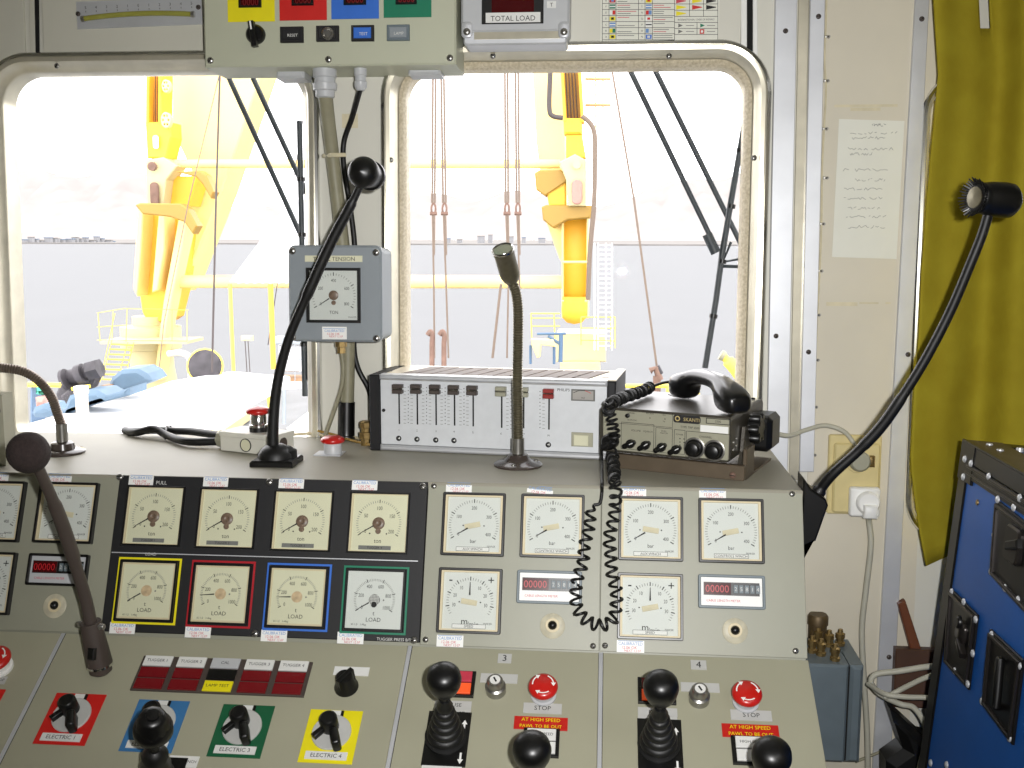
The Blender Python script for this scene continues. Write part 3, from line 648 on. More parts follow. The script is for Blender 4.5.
q = MB(); a0 = wloc(815, 250)[0]; q.box(PW, a0+.0, a0+.20, -PTOP.z+.01, 1.22, 0, .003, 'wall'); structure('trim_%d' % (n[0]+1), q)
q = MB(); q.pbox(PW, 41, -60, 204, 55.5, 0, .006, 'overhead', .001); structure('trim_%d' % (n[0]+2), q)
q = MB(); q.pbox(PW, -60, -60, 27, 62, 0, .006, 'overhead', .001); structure('trim_%d' % (n[0]+3), q)
q = MB(); q.pbox(PW, 457, -60, 740, 45.5, 0, .006, 'wallgrey', .001); structure('trim_%d' % (n[0]+4), q)
def chips(q):
    for x0, y0, x1, y1 in ((834, 105, 897, 107), (850, 108, 880, 111), (826, 302, 857, 306), (859, 302, 878, 304), (885, 302, 890, 304)): q.pbox(PW, x0, y0, x1, y1, .003, .0034, 'stain')
q = MB(); chips(q); o = structure('trim_%d' % (n[0]+5), q)

# thin cable with clips
FW3 = PW.at(0, 0, .004)
pts = [FW3.P(x, y, .003) for x, y in ((827, -20), (826, 20), (824.5, 60), (826, 90), (824, 130), (822, 170), (821.5, 220), (820, 265), (817.5, 310), (816, 350), (814.5, 400), (812.5, 470))]
t = thing('thin_cable', 'thin beige cable clipped vertically down the wall beside the aluminium strips', 'cable', pts[-1])
part('cable_run', t, lambda q: q.tube(spline(pts, 3), .0017, 'stain', 6))
for x, y in ((826.5, 37), (825.7, 81), (824.5, 129), (825, 178), (821.5, 224), (819.5, 271), (817, 315), (815.7, 360), (814, 407), (812.5, 455)):
    part('cable_clip', t, lambda q: (q.cyl(FW3.px(x-2.2, y), .0028, 0, .003, 'steel', seg=10), q.cyl(FW3.px(x+2.2, y), .0028, 0, .003, 'steel', seg=10), q.cbox(FW3.px(x, y), .008, .0035, .001, .0045, 'steel', .0005)))
# note
def note(q):
    q.ppoly(FW3, [(832, 257), (896.5, 259), (904.5, 121), (839, 119)], -.0005, .0003, 'paper')
    rnd = random.Random(3)
    for i, (y, x0, x1) in enumerate(((125, 872, 886), (133, 850, 897), (138, 852, 885), (149, 848, 893), (154, 850, 872), (170, 843, 888), (180, 855, 885), (189, 842, 884), (198, 842, 884), (208, 848, 880), (217, 846, 886), (227, 848, 885))):
        p = None
        for k in range(24):
            x = x0+(x1-x0)*k/23; yy = y+rnd.uniform(-1.6, 1.6); w = FW3.ab(x, yy)
            if p and rnd.random() > .22: q.line(FW3, p, w, .0007, 'inkg', .0006)
            p = w
q = MB(); note(q); q.build('handwritten_note', label='sheet of white paper with faint handwriting stuck on the cream wall panel', cat='note')

# ------------------------------------------------------------------ sockets
t = thing('wall_socket', 'yellowed double wall socket on the cream wall panel, behind the right microphone stalk', 'socket', FW3.P(845, 512))
part('backing_box', t, lambda q: (q.pbox(FW3, 828.5, 434, 878, 514, 0, .008, 'socket', .002, r=.004), q.pbox(FW3, 833, 442, 876, 512, .008, .016, 'socket', .003, r=.005)))
part('outlet_face', t, lambda q: q.prism(FW3.px(857, 461, .016), [circ(0, 0, .021), circ(0, 0, .016)], 0, .005, 'socket', .001))
part('outlet_face', t, lambda q: q.prism(FW3.px(862, 499, .016), [circ(0, 0, .021), circ(0, 0, .016)], 0, .004, 'socket', .001))
fpl = FW3.px(858, 460, .018)
t = thing('power_cable', 'grey cable arching from the radio to a round plug in the upper outlet', 'cable', fpl.o)
part('plug', t, lambda q: (q.cyl(fpl, .0185, 0, .022, 'radioface', bev=.004), q.box(fpl.at(.012, 0, .006), 0, .014, -.01, .01, 0, .012, 'brass', .002)), 'dull round plug')
RY = 1.86
part('cable_run', t, lambda q: q.tube(spline([VYP(768, 432, 1.87), VYP(778, 434, 1.89), VYP(790, 435.5, 1.90), VYP(806, 430, 1.92), VYP(825, 425.5, 1.93), VYP(843, 431, 1.93), VYP(853, 442, 1.93), fpl.w(0, .012, .02)], 6), .0042, 'greycable'))
fp2 = FW3.px(863.5, 501, .018)
t = thing('power_cable', 'pale green grey cable hanging from a square white plug to the floor', 'cable', fp2.o)
part('plug', t, lambda q: (q.cbox(fp2, .053, .053, 0, .014, 'white', .003, r=.005), q.cyl(fp2.at(.004, 0, .014), .021, 0, .01, 'white', bev=.004), q.box(fp2.at(.006, -.012, .022), -.012, .012, -.014, .01, 0, .012, 'white', .003)), 'white square plug')
part('cable_run', t, lambda q: q.tube(spline([fp2.w(.006, -.018, .028), PW.P(869, 520, .02), PW.P(871, 545, .02), PW.P(866, 590, .02), PW.P(862, 630, .02), PW.P(864, 680, .02), PW.P(867, 730, .02), PW.P(868, 790, .02), PW.P(868, 900, .02)], 6), .0052, 'greycable'))

# ------------------------------------------------------------------ curtain
def curtain(q):
    FC = PW.at(0, 0, .055); rows = [(-110, 931, 0), (0, 933, 0), (75, 938, 0), (130, 933, 0), (200, 927, 0), (270, 922, 0), (340, 919, 0), (400, 914, 0), (465, 911, 0), (527, 919, 0), (566, 926.5, 0)]
    NX = 90; vs = []; fs = []; rr = []
    yy = [-110+i*(676/44) for i in range(45)]
    def lx(y):
        for a, b in zip(rows, rows[1:]):
            if a[0] <= y <= b[0]: return a[1]+(b[1]-a[1])*(y-a[0])/(b[0]-a[0])
        return rows[-1][1]
    for y in yy:
        for i in range(NX+1):
            s = i/NX; x = lx(y)+(1130-lx(y))*s; yb = y-(max(0, (y-440)/126))*min(26, (x-lx(y)))*.46
            k = (y+110)/676
            c = .026*sin(s*12.5+.9+.5*k)+.007*sin(s*27+2.2*k+1.3)+.006*sin(s*6-3*k)+.0025*sin(k*7+s*14)
            vs.append(FC.P(x, yb, c))
    for j in range(len(yy)-1):
        for i in range(NX):
            x = lx(yy[j])+(1130-lx(yy[j]))*i/NX
            if 978 < x < 989 and -16 < yy[j] < 14: continue
            a = j*(NX+1)+i; fs.append([a, a+NX+1, a+NX+2, a+1])
    q.add(vs, fs, 'curtain', True)
q = MB(); curtain(q); o = q.build('window_curtain', label='mustard yellow curtain hanging in folds over the side window at the right', cat='curtain')
md = o.modifiers.new('thickness', 'SOLIDIFY'); md.thickness = .003
# ================================================================== OVERHEAD EQUIPMENT
DO = .105
FO = PW.at(0, 0, DO)
t = thing('overhead_control_box', 'grey box above the windows with yellow, red, blue and green display plates', 'control box', FO.P(330, 66))
def ob(q):
    a0, b0 = FO.ab(204.5, 65); a1, b1 = FO.ab(456, 65); q.box(PW, a0, a1, b0-.004, b0+.35, .0, DO, 'overhead_box', .003)
M['overhead_box'] = mat('overhead_box_paint', (186, 188, 166), .45, noise=.02, scale=10)
part('enclosure', t, ob)
for x, cm, dx in ((251, 'yellow', (239, 262, 7.8)), (303, 'red', (292, 314, 5.8)), (355, 'blue', (344, 366.5, 5.2)), (407.5, 'green', (396, 417, 4.6))):
    yb = 21.5-(x-251)*.028
    g = part('display_plate', t, lambda q: q.pbox(FO, x-24, yb-52, x+24, yb, 0, .0015, cm, .0004), cm+' display plate')
    part('digit_window', g, lambda q: (q.pbox(FO, dx[0], dx[2]-22, dx[1], dx[2], .0015, .006, 'black', .001), q.pbox(FO, dx[0]+2.5, dx[2]-20, dx[1]-2.5, dx[2]-2, .006, .0066, 'redled'), q.text(FO.px((dx[0]+dx[1])/2, dx[2]-6, .0068), '0000', .018, 'leddim', sx=.8)))
fk = FO.px(256.5, 35)
g = part('selector_switch', t, lambda q: q.lathe(fk, [(.0165, 0), (.0165, .008), (.0135, .012), (0, .012)], 'black', seg=28), 'round black selector switch')
part('pointer_handle', g, lambda q: (q.box(fk.rot(8), -.0045, .0045, -.024, .019, .012, .026, 'black', .0015), q.box(fk.rot(8), -.0014, .0014, .004, .018, .026, .0264, 'white')))
for x0, x1, y0, y1, m in ((281, 304, 27.5, 43, 'blackm'), (317, 339.5, 26.5, 41.8, 'ink'), (352, 374.5, 26, 41.5, 'blue'), (387.5, 410, 25.5, 41, 'dkblue')):
    g = part('push_key', t, lambda q: (q.pbox(FO, x0, y0, x1, y1, 0, .007, 'blackm' if m != 'dkblue' else 'greydk', .001), q.pbox(FO, x0+2.5, y0+2.5, x1-2.5, y1-2.5, .007, .009, m if m not in ('dkblue',) else 'greybox', .001)), {'blue': 'blue lit key', 'dkblue': 'grey blue key', 'ink': 'key with a knurled round cap', 'blackm': 'black key'}[m])
    if m == 'ink': part('round_cap', g, lambda q: q.lathe(FO.px(328, 33.8, .009), [(.0105, 0), (.0105, .004), (.008, .006), (.006, .003), (0, .003)], 'steel', seg=14))
    else: part('key_text', g, lambda q: q.text(FO.px((x0+x1)/2, (y0+y1)/2, .0092), {'blackm': 'RESET', 'blue': 'TEST', 'dkblue': 'LAMP'}[m], .007, 'palewhite'))
for x, y in ((210.5, 62), (328.5, 61), (450, 59.5)): screw(FO.px(x, y-1.5, 0), .0058, t)
q = MB(); q.pbox(PW, 260, 70, 305, 82, .02, .05, 'lightgrey', .004, r=.01)
part('mounting_foot', t, lambda q: q.pbox(PW.at(0, 0, .06), 276, 68, 304, 78, -.05, 0, 'lightgrey', .004))
part('mounting_foot', t, lambda q: q.pbox(PW.at(0, 0, .06), 408, 68, 440, 74, -.05, 0, 'lightgrey', .004))

# glands, conduit, cables (hanging from the box)
def down(p): return Fr(p, (1, 0, 0), (0, -1, 0), (0, 0, -1))
YB = PW.w(0, .5, .075).y
pz = FO.w(0, FO.ab(328, 65)[1]-.004).z
yfr0 = FO.P(328, 65).y
g1 = VYP(325, 84, yfr0+.032); g1 = V((g1.x, g1.y, pz)); fd = down(g1)
t = thing('flexible_conduit', 'thick olive conduit running from the overhead box gland down the post between the windows', 'conduit', VYP(345, 437, 1.93))
part('gland', t, lambda q: (q.lathe(fd, [(.021, -.002), (.021, .012), (.0185, .013), (.0185, .022), (.0215, .023), (.0205, .034), (.017, .036), (.017, .046), (.013, .048)], 'lightgrey', seg=20)), 'grey cable gland')
path = [g1-V((0, 0, .04)), PW.P(328, 120, .05), PW.P(334, 170, .022), PW.P(342, 240, .018), PW.P(348, 300, .018), PW.P(348, 360, .018), PW.P(346.5, 437, .024)]
part('hose', t, lambda q: q.tube(spline(path, 8), .0128, 'conduit', 14))
part('end_sleeve', t, lambda q: q.tube(spline([PW.P(346.9, 402, .022), PW.P(346.5, 431, .024), PW.P(346.5, 439, .026)], 5), [.0155]*8+[.0155, .020, .020], 'black', 16), 'black end sleeve')
part('clip', t, lambda q: q.tube([PW.P(323.5, 156, .02), PW.P(331, 155, .045), PW.P(345, 155, .02)], .004, 'stain', 6))
g2 = VYP(360.5, 80, yfr0+.028); g2 = V((g2.x, g2.y, pz)); fd2 = down(g2)
t = thing('black_cable', 'thin black cable curving from the small overhead gland down behind the grey dial box', 'cable', VYP(372, 425, 1.9))
part('gland', t, lambda q: q.lathe(fd2, [(.0115, -.002), (.0115, .01), (.010, .011), (.010, .02), (.0118, .021), (.0112, .03), (.007, .036)], 'lightgrey', seg=18), 'small grey cable gland')
part('cable_run', t, lambda q: q.tube(spline([g2-V((0, 0, .03)), PW.P(358, 97, .06), PW.P(352, 118, .03), PW.P(344, 142, .012), PW.P(344, 168, .012), PW.P(350, 205, .012), PW.P(355, 250, .012), PW.P(355, 300, .012), PW.P(354, 345, .012), PW.P(358, 368, .012), PW.P(369, 390, .012), PW.P(373, 412, .02), PW.P(373, 428, .02)], 8), .0052, 'rubber'))
t = thing('olive_cable', 'thin olive cable beside the conduit, curving down to the ledge left of it', 'cable', VYP(325, 436, 1.93))
part('cable_run', t, lambda q: q.tube(spline([PW.P(339, 340, .04), PW.P(343, 365, .04), PW.P(342, 385, .04), PW.P(335, 408, .04), PW.P(325, 436, .04)], 8), .0042, 'conduit'))
t = thing('earth_cable', 'yellow green wire lying along the back of the ledge behind the small red button', 'cable', VYP(330, 435, 1.93))
part('cable_run', t, lambda q: q.tube(spline([PS.P(290, 437)+V((0, 0, .004)), PS.P(315, 436)+V((0, 0, .005)), PS.P(330, 440)+V((0, 0, .004)), PS.P(350, 439)+V((0, 0, .004)), PS.P(371, 443)+V((0, 0, .004))], 6), .0028, 'dialedge'))
part('cable_run', t, lambda q: q.tube(spline([PS.P(318, 437)+V((0, 0, .012)), PS.P(335, 438)+V((0, 0, .006)), PS.P(350, 442)+V((0, 0, .004)), PS.P(371, 447)+V((0, 0, .004))], 6), .0024, 'yld'))
q = MB(); q.pbox(PW, 342, 114, 358, 128, 0, .0012, 'stain'); q.build('tape_remnant', label='yellowed tape remnant on the post between the windows below the overhead box', cat='tape')
fb = PS.px(366, 445)
q = MB(); q.lathe(fb, [(.010, 0), (.010, .012), (.0125, .013), (.0125, .024), (.009, .025), (.009, .032), (.0115, .033), (.0115, .042), (.008, .045), (0, .045)], 'brass', seg=8, smooth=False)
q.build('brass_fitting', label='small brass fitting on the ledge behind the left end of the silver mixer', cat='fitting')

# total load display
FT = PW.at(0, 0, .09)
t = thing('load_display', 'light grey boxed display above the right window marked TOTAL LOAD', 'display', FT.P(515, 44))
part('enclosure', t, lambda q: q.pbox(FT, 461, -40, 569.5, 31, -.084, 0, 'lightgrey', .004, r=.008))
part('clear_cover', t, lambda q: (q.pbox(FT, 463, 28, 567, 43.5, -.06, -.004, 'alu', .003, r=.006), q.pbox(FT, 474, 32, 560, 38, -.004, -.002, 'frame')))
part('display_window', t, lambda q: (q.pbox(FT, 482, -40, 543.5, 23.5, 0, .003, 'black', .001), q.pbox(FT, 492, -36, 534, 13, .003, .0036, 'redled')), 'black and dark red display window')
part('name_plate', t, lambda q: (q.pbox(FT, 486, 13.5, 540.5, 22.6, .003, .0045, 'label'), q.text(FT.px(513, 18.2, .0047), 'TOTAL LOAD', .0125)), 'white plate reading TOTAL LOAD')
part('unit_plate', t, lambda q: (q.pbox(FT, 547, 1.5, 556, 8, 0, .001, 'label'), q.text(FT.px(551.5, 4.7, .0012), 'T', .009)))
for x in (467, 564):
    part('corner_latch', t, lambda q: (q.pbox(FT, x-5.5, 22, x+5.5, 38, 0, .003, 'alu', .001, r=.006), q.lathe(FT.px(x, 32, .003), [(.0062, 0), (.0062, .003), (.004, .005), (0, .005)], 'steel', seg=14)))

# flag chart
FPz = PW.at(0, 0, .0065)
def chart(q):
    q.pbox(FPz, 601.5, -60, 718.5, 42.5, 0, .0006, 'paper'); f = FPz.at(0, 0, .0006)
    def L(x0, y0, x1, y1): q.line(f, f.ab(x0, y0), f.ab(x1, y1), .0008, 'ink')
    for x in (602.3, 717.8): L(x, -60, x, 42.3)
    L(602, 42.3, 718, 42.3)
    for x in (609, 616, 638.5, 645, 652.5, 674.5): L(x, -60, x, 39.8)
    for k in range(12): L(602.5, 39.8-k*6.05, 674.5, 39.8-k*6.05)
    for x in (689.5, 703.5): L(x, -30, x, 16.5)
    for y in (4, 10.3, 16.5, 22.5, 28.5, 34.5): L(674.5, y, 718, y)
    L(697, 22.5, 697, 34.5)
    fl = [('yellow', 'ink'), ('yellow', 'green'), ('blueink', 'white'), ('yellow', 'ink'), ('white', 'red'), ('green', 'white'), ('red', 'blueink'), ('red', 'white'), ('yellow', 'red'), ('blue', 'white'), ('yellow', 'blue')]
    f2 = [('blue', 'palewhite'), ('blueink', 'palewhite'), ('white', 'ink'), ('white', 'red'), ('red', 'blueink'), ('blueink', 'white'), ('yellow', 'red'), ('red', 'yellow'), ('blue', 'white'), ('red', 'green'), ('blue', 'yellow')]
    rnd = random.Random(5)
    for k in range(11):
        y = 39.8-(k+.5)*6.05
        for xc, (ma, mb) in ((612.5, fl[k]), (648.7, f2[k])):
            w = f.px(xc, y); q.flat(w, -.0052, .0052, -.0036, .0036, ma, .0002)
            if k % 3 == 0: q.flat(w, -.0025, .0025, -.002, .002, mb)
            elif k % 3 == 1: q.flat(w, 0, .0052, -.0036, .0036, mb)
            else: q.flat(w, -.0052, .0052, -.001, .001, mb)
        for xa_, xb_ in ((617.5, 637), (653.5, 673.5)):
            for dy in (-1.2, 1.0):
                if rnd.random() < .75:
                    e = xa_+(xb_-xa_)*rnd.uniform(.5, .98); q.line(f, f.ab(xa_, y+dy), f.ab(e, y+dy), .0011, 'inkg' if rnd.random() < .8 else 'redink')
        for xc in (606, 642): q.text(f.px(xc, y), 'ABCDEFGHIJK'[k] if xc < 620 else 'NOPQRSTUVWX'[k], .0045)
    for (xc, y, m) in ((681, 1, 'redink'), (681, 7.3, 'yellow'), (681, 13.5, 'yellow'), (697, 1, 'yellow'), (697, 7.3, 'red'), (711, 1, 'ink'), (711, 7.3, 'ink')):
        w = f.px(xc, y); q.add([w.w(-.0085, -.004, .0002), w.w(.009, -.0005, .0002), w.w(.009, .0005, .0002), w.w(-.0085, .004, .0002)], [[0, 1, 2, 3]], m)
    q.text(f.px(696, 19.6), 'INTERNATIONAL CODE OF SIGNALS', .0043, sx=.9)
    for xc, y in ((680, 25.5), (680, 31.5), (702, 25.5)):
        w = f.px(xc, y); q.add([w.w(-.003, -.0035, .0002), w.w(.005, 0, .0002), w.w(-.003, .0035, .0002)], [[0, 1, 2]], 'green' if xc > 690 else 'inkg')
    w = f.px(702, 31.5); q.flat(w, -.004, .004, -.004, .004, 'red', .0002); q.flat(w, -.002, .002, -.002, .002, 'white')
    for xc, y in ((690, 25.5), (690, 31.5), (711, 25.5), (711, 31.5)): q.line(f, f.ab(xc-4, y), f.ab(xc+4, y), .001, 'inkg')
q = MB(); chart(q); q.build('signal_flag_chart', label='printed chart of small coloured signal flags on the panel above the right window', cat='chart')

# inclinometer
fi = PW.px(139.5, 14, .006); 
fi = Fr(fi.o, (PW.P(202, 22, .006)-PW.P(77, 27, .006)), V((0, 0, 1)), None); fi = Fr(fi.o, fi.u, PW.n.cross(fi.u), PW.n)
IW = (PW.P(202, 22, .006)-PW.P(77, 27, .006)).length
t = thing('inclinometer', 'grey plate with a curved green liquid tube and scale, above the left window', 'inclinometer', fi.w(0, -.03))
part('backing_plate', t, lambda q: q.box(fi, -IW/2, IW/2, -.0235, .026, 0, .003, 'alu', .0008))
def tubepts(x): return fi.w(x, -.0065+.0052*(1-(x/(IW*.44))**2), .008)
part('liquid_tube', t, lambda q: q.tube([tubepts(-IW*.44+IW*.88*k/24) for k in range(25)], .0048, 'tubegreen', 10), 'curved yellow green tube')
part('end_cap', t, lambda q: q.tube([tubepts(-IW*.45), tubepts(-IW*.425)], .0056, 'steel', 10)); part('end_cap', t, lambda q: q.tube([tubepts(IW*.425), tubepts(IW*.45)], .0056, 'steel', 10))
def scale(q):
    for k in range(-5, 6):
        x = k*IW*.0845; q.line(fi, (x, .006), (x, .009), .001, 'ink', .0034); q.text(fi.at(x, .0145, .0034), str(abs(k)), .0072)
part('degree_scale', t, scale)
for x, y in ((-IW*.485, .004), (IW*.475, .007)): screw(fi.at(x, y, .003), .0045, t, 'brownrub')

# ---------------- tension gauge box on the post
DBX = .125
FB = PW.at(0, 0, DBX)
t = thing('tension_gauge_box', 'grey metal box with one square dial, mounted on the post between the windows', 'gauge box', FB.P(338, 343))
TL = FB.ab(287.5, 245); BR = FB.ab(382, 342.5); TR = FB.ab(381, 246)
part('enclosure', t, lambda q: (q.box(PW, TL[0]+.002, BR[0]-.002, BR[1]+.002, TL[1]-.002, .028, DBX-.02, 'greybox', .002, r=.012), q.box(PW, TL[0], BR[0], BR[1], TL[1], DBX-.02, DBX, 'greybox', .004, r=.012)))
part('wall_bracket', t, lambda q: q.box(PW, TL[0]+.05, BR[0]-.03, BR[1]+.03, TL[1]-.03, 0, .03, 'greydk'))
for x, y in ((292.5, 251), (376, 252.5), (376.5, 338.5), (293, 337)): screw(FB.px(x, y), .0062, t)
part('name_plate', t, lambda q: (q.pbox(FB, 305, 255.5, 362.5, 262, 0, .001, 'dialc'), q.text(FB.px(334, 258.8, .0012), 'TOTAL TENSION', .0098, 'ink')))
f = FB.px(334, 295.3); s = .096
g = part('gauge', t, lambda q: (q.prism(f, [rect(-s/2, s/2, -s/2, s/2), rect(-s/2+.005, s/2-.005, -s/2+.005, s/2-.005)], -.002, .008, 'black', .0008)), 'square dial graded 0 to 800 ton')
def td(q):
    q.cbox(f, s-.009, s-.009, 0, .002, 'dialw'); fd = f.at(0, 0, .002); tickdial(q, fd, s, 'dialw', 32, [('0', 0), ('200', .25), ('400', .5), ('600', .75), ('800', 1)], 'TON', R=.37, numR=.28, usize=.06, nsz=.062, yo=-.01); q.text(fd, 'MAKER', .0045, 'inkg', .033, -.038)
part('dial', g, td)
part('hub', g, lambda q: (q.lathe(f.at(0, 0, .002), [(.0085, 0), (.0085, .002), (.006, .003), (0, .003)], 'brownhub', seg=20), q.cyl(f.at(0, -.013, .002), .004, 0, .002, 'brownhub', seg=14)))
part('needle', g, lambda q: needle_mesh(q, f.at(0, 0, .002), s, -123, .09, .32, .01, yo=-.01))
part('cover_glass', g, lambda q: q.cbox(f.at(0, 0, .0062), s-.0105, s-.0105, 0, .0003, 'lid'))
sticker(t, 334.5, 333, FB, .044, .022)
part('bottom_gland', t, lambda q: q.lathe(down(FB.P(341, 342, -.05)), [(.011, -.002), (.011, .008), (.008, .009), (.008, .02)], 'brass', seg=8, smooth=False))

# ================================================================== THINGS ON THE LEDGE
# stop button box
ZS = PS.o.z
p0 = PS.P(220.5, 451); p1 = PS.P(272.5, 456.5)
u = (p1-p0); u.z = 0; W = u.length; FBX = Fr(p0, u, (0, 0, 1)); H = FBX.ab(222, 431.5)[1]; D = .062
t = thing('stop_button_box', 'light grey junction box on the ledge with a chrome necked red button on top', 'button box', p0+u/2)
part('enclosure', t, lambda q: (q.box(FBX, 0, W, 0.001, H-.008, -D, 0, 'lightcream', .001), q.box(FBX, -.001, W+.001, H-.008, H, -D-.001, .001, 'lightcream', .001)))
part('knockout', t, lambda q: q.prism(FBX.px(245.8, 445.2), circ(0, 0, .0105), 0, .001, 'dialc', .0003)); part('knockout_ring', t, lambda q: q.prism(FBX.px(245.8, 445.2), [circ(0, 0, .0118), circ(0, 0, .0105)], 0, .0014, 'ink'))
fs_ = Fr(FBX.w(W, .5*H, -D*.5), -FBX.n, FBX.v, FBX.u); part('knockout', t, lambda q: q.prism(fs_, circ(0, 0, .0105), 0, .001, 'brownrub'))
fl_ = Fr(FBX.w(0, .45*H, -D*.45), FBX.n, FBX.v, -FBX.u)
part('gland', t, lambda q: q.lathe(fl_, [(.019, 0), (.019, .01), (.0165, .011), (.0165, .022), (.012, .025)], 'radioface', seg=8, smooth=False), 'angular grey gland')
ft = Fr(FBX.w(W*.54, H, -D*.5), (1, 0, 0), (0, 1, 0), (0, 0, 1))
g = part('emergency_stop', t, lambda q: (q.cyl(ft, .0165, 0, .008, 'black', seg=24), q.lathe(ft, [(.0162, .008), (.0158, .012), (.014, .013), (.014, .030), (.0125, .032)], 'chrome', seg=24)), 'red mushroom button on a chrome neck')
part('mushroom_cap', g, lambda q: q.lathe(ft, [(.012, .030), (.020, .032), (.0215, .035), (.0205, .039), (.015, .0425), (0, .045)], 'redbut', seg=28), 'red mushroom cap')
t = thing('black_cable', 'pair of thick black cables lying on the ledge, entering the button box from the left', 'cable', PS.P(165, 440))
e = fl_.w(0, 0, .02)
for k, pts in enumerate(([e+V((.0, .006, .004)), PS.P(190, 441)+V((0, .01, .016)), PS.P(170, 437.5)+V((0, .005, .012)), PS.P(150, 436)+V((0, .0, .011)), PS.P(135, 436)+V((0, 0, .009)), PS.P(122, 434)+V((0, .012, .005))], [e+V((.0, -.006, -.004)), PS.P(188, 447)+V((0, 0, .010)), PS.P(168, 441)+V((0, 0, .010)), PS.P(155, 438)+V((0, -.004, .018)), PS.P(140, 437.5)+V((0, -.004, .011)), PS.P(128, 436)+V((0, .004, .007))])):
    part('cable_run', t, lambda q: q.tube(spline(pts, 6), .0072, 'rubber', 10))
part('cable_tie', t, lambda q: q.tube([PS.P(168, 440)+V((0, -.012, .004)), PS.P(168, 437)+V((0, -.006, .022)), PS.P(167, 436)+V((0, .02, .016)), PS.P(167, 436)+V((0, .02, .003))], .0018, 'black', 6))
# single stop button behind
fe = PS.px(333, 454)
t = thing('stop_button', 'small red button with grey collar on the ledge, right of the leaning black microphone', 'button', fe.o)
part('base_plate', t, lambda q: q.box(fe, -.030, .018, -.02, .018, 0, .002, 'alu', .0006))
part('collar', t, lambda q: q.cyl(fe, .0155, .002, .020, 'lightgrey', bev=.001)); part('mushroom_cap', t, lambda q: q.lathe(fe, [(.012, .019), (.0195, .021), (.021, .024), (.020, .028), (.015, .031), (0, .033)], 'redbut', seg=28), 'red mushroom cap')
# black stalk microphone, centre
fm = PS.px(277, 463.5); yb = fm.o.y
def base1(t):
    part('base_plate', t, lambda q: q.box(fm, -.036, .036, -.032, .032, 0, .010, 'black', .003)); 
    part('boot', t, lambda q: (q.lathe(fm.at(-.002, .002, .010), [(.030, 0), (.029, .008), (.023, .016), (.014, .022), (0, .024)], 'rubber', seg=24), q.lathe(fm.at(.012, .008, .010), [(.02, 0), (.019, .012), (.010, .018), (0, .02)], 'rubber', seg=16)), 'lumpy rubber boot')
def head1(t):
    c = VYP(363.5, 172.5, yb-.05); d = (V((.016, .06, .0))).normalized(); fh = along(c, VYP(376, 178, yb+.02)-c)
    part('microphone_head', t, lambda q: q.lathe(fh, [(0, -.021), (.012, -.0185), (.020, -.012), (.0245, -.003), (.0245, .004), (.0205, .006), (.0205, .035), (.0235, .037), (.0235, .045), (.019, .054), (.010, .058), (0, .059)], 'black', seg=32), 'black ball ended microphone head')
def mk_mic1():
    path = spline([fm.w(-.006, 0, .02), VYP(273, 430, yb-.002), VYP(275, 400, yb-.004), VYP(280, 370, yb-.008), VYP(290, 335, yb-.015), VYP(305, 300, yb-.022), VYP(330, 245, yb-.03), VYP(350, 207, yb-.038), VYP(361, 184, yb-.044)], 8)
    t = thing('desk_microphone', 'black microphone on a long leaning stalk, on the ledge in front of the button box', 'microphone', fm.o); base1(t)
    rs = [.0098-.004*i/(len(path)-1)+(.0018 if 40 < i < 58 else 0) for i in range(len(path))]
    part('stalk', t, lambda q: q.tube(path, rs, 'rubber', 12), 'black stalk'); head1(t)
mk_mic1()
# silver gooseneck
fm2 = PS.px(518, 465.5); yb2 = fm2.o.y
def neck(q, pts, r, m, pitch=.0042):
    p = spline(pts, 10); L = [0]
    for a, b in zip(p, p[1:]): L.append(L[-1]+(b-a).length)
    n = int(L[-1]/pitch*2); out = []; rr = []; j = 0
    for i in range(n+1):
        s = L[-1]*i/n
        while j < len(L)-2 and L[j+1] < s: j += 1
        k = (s-L[j])/max(1e-9, L[j+1]-L[j]); out.append(p[j].lerp(p[j+1], k)); rr.append(r*(1.0 if i % 2 else .87))
    q.tube(out, rr, m, 12)
t = thing('gooseneck_microphone', 'bronze steel gooseneck microphone with a round flanged base, in front of the silver mixer', 'microphone', fm2.o)
part('base_flange', t, lambda q: q.lathe(fm2, [(.040, 0), (.0405, .003), (.037, .0055), (.024, .008), (.019, .013), (.0165, .019), (.010, .021), (0, .021)], 'brownrub_gloss', seg=36), 'dark round base flange')
for a in (20, 140, 260): screw(fm2.at(.031*cos(rad(a)), .031*sin(rad(a)), .0062), .004, t)
part('collar', t, lambda q: q.cyl(fm2, .0105, .018, .046, 'steel', seg=20))
top = VYP(512, 282, yb2-.012)
part('gooseneck', t, lambda q: neck(q, [fm2.w(0, 0, .044), VYP(518, 420, yb2-.001), VYP(517.5, 380, yb2-.002), VYP(518, 340, yb2-.004), VYP(518, 310, yb2-.006), VYP(516, 293, yb2-.009), top], .0088, 'gooseneck'), 'ribbed bronze gooseneck')
fh = along(top, VYP(503, 250, yb2-.045)-top)
def sm(q):
    q.lathe(fh, [(0, -.002), (.009, -.001), (.0125, .004), (.0155, .012), (.0165, .018), (.0165, .054), (.0172, .055), (.0172, .063), (.0155, .0635), (.0145, .058), (0, .057)], 'gooseneck', seg=30)
part('capsule', t, sm, 'tapered metal capsule'); part('capsule_grille', t, lambda q: q.lathe(fh.at(0, 0, .0575), [(.0146, 0), (.0146, .002), (0, .0035)], 'blackm', seg=24), 'dark front grille')
part('rim', t, lambda q: q.lathe(fh, [(.0150, .0630), (.0168, .0650), (.0178, .0635), (.0174, .060)], 'chrome', seg=30))
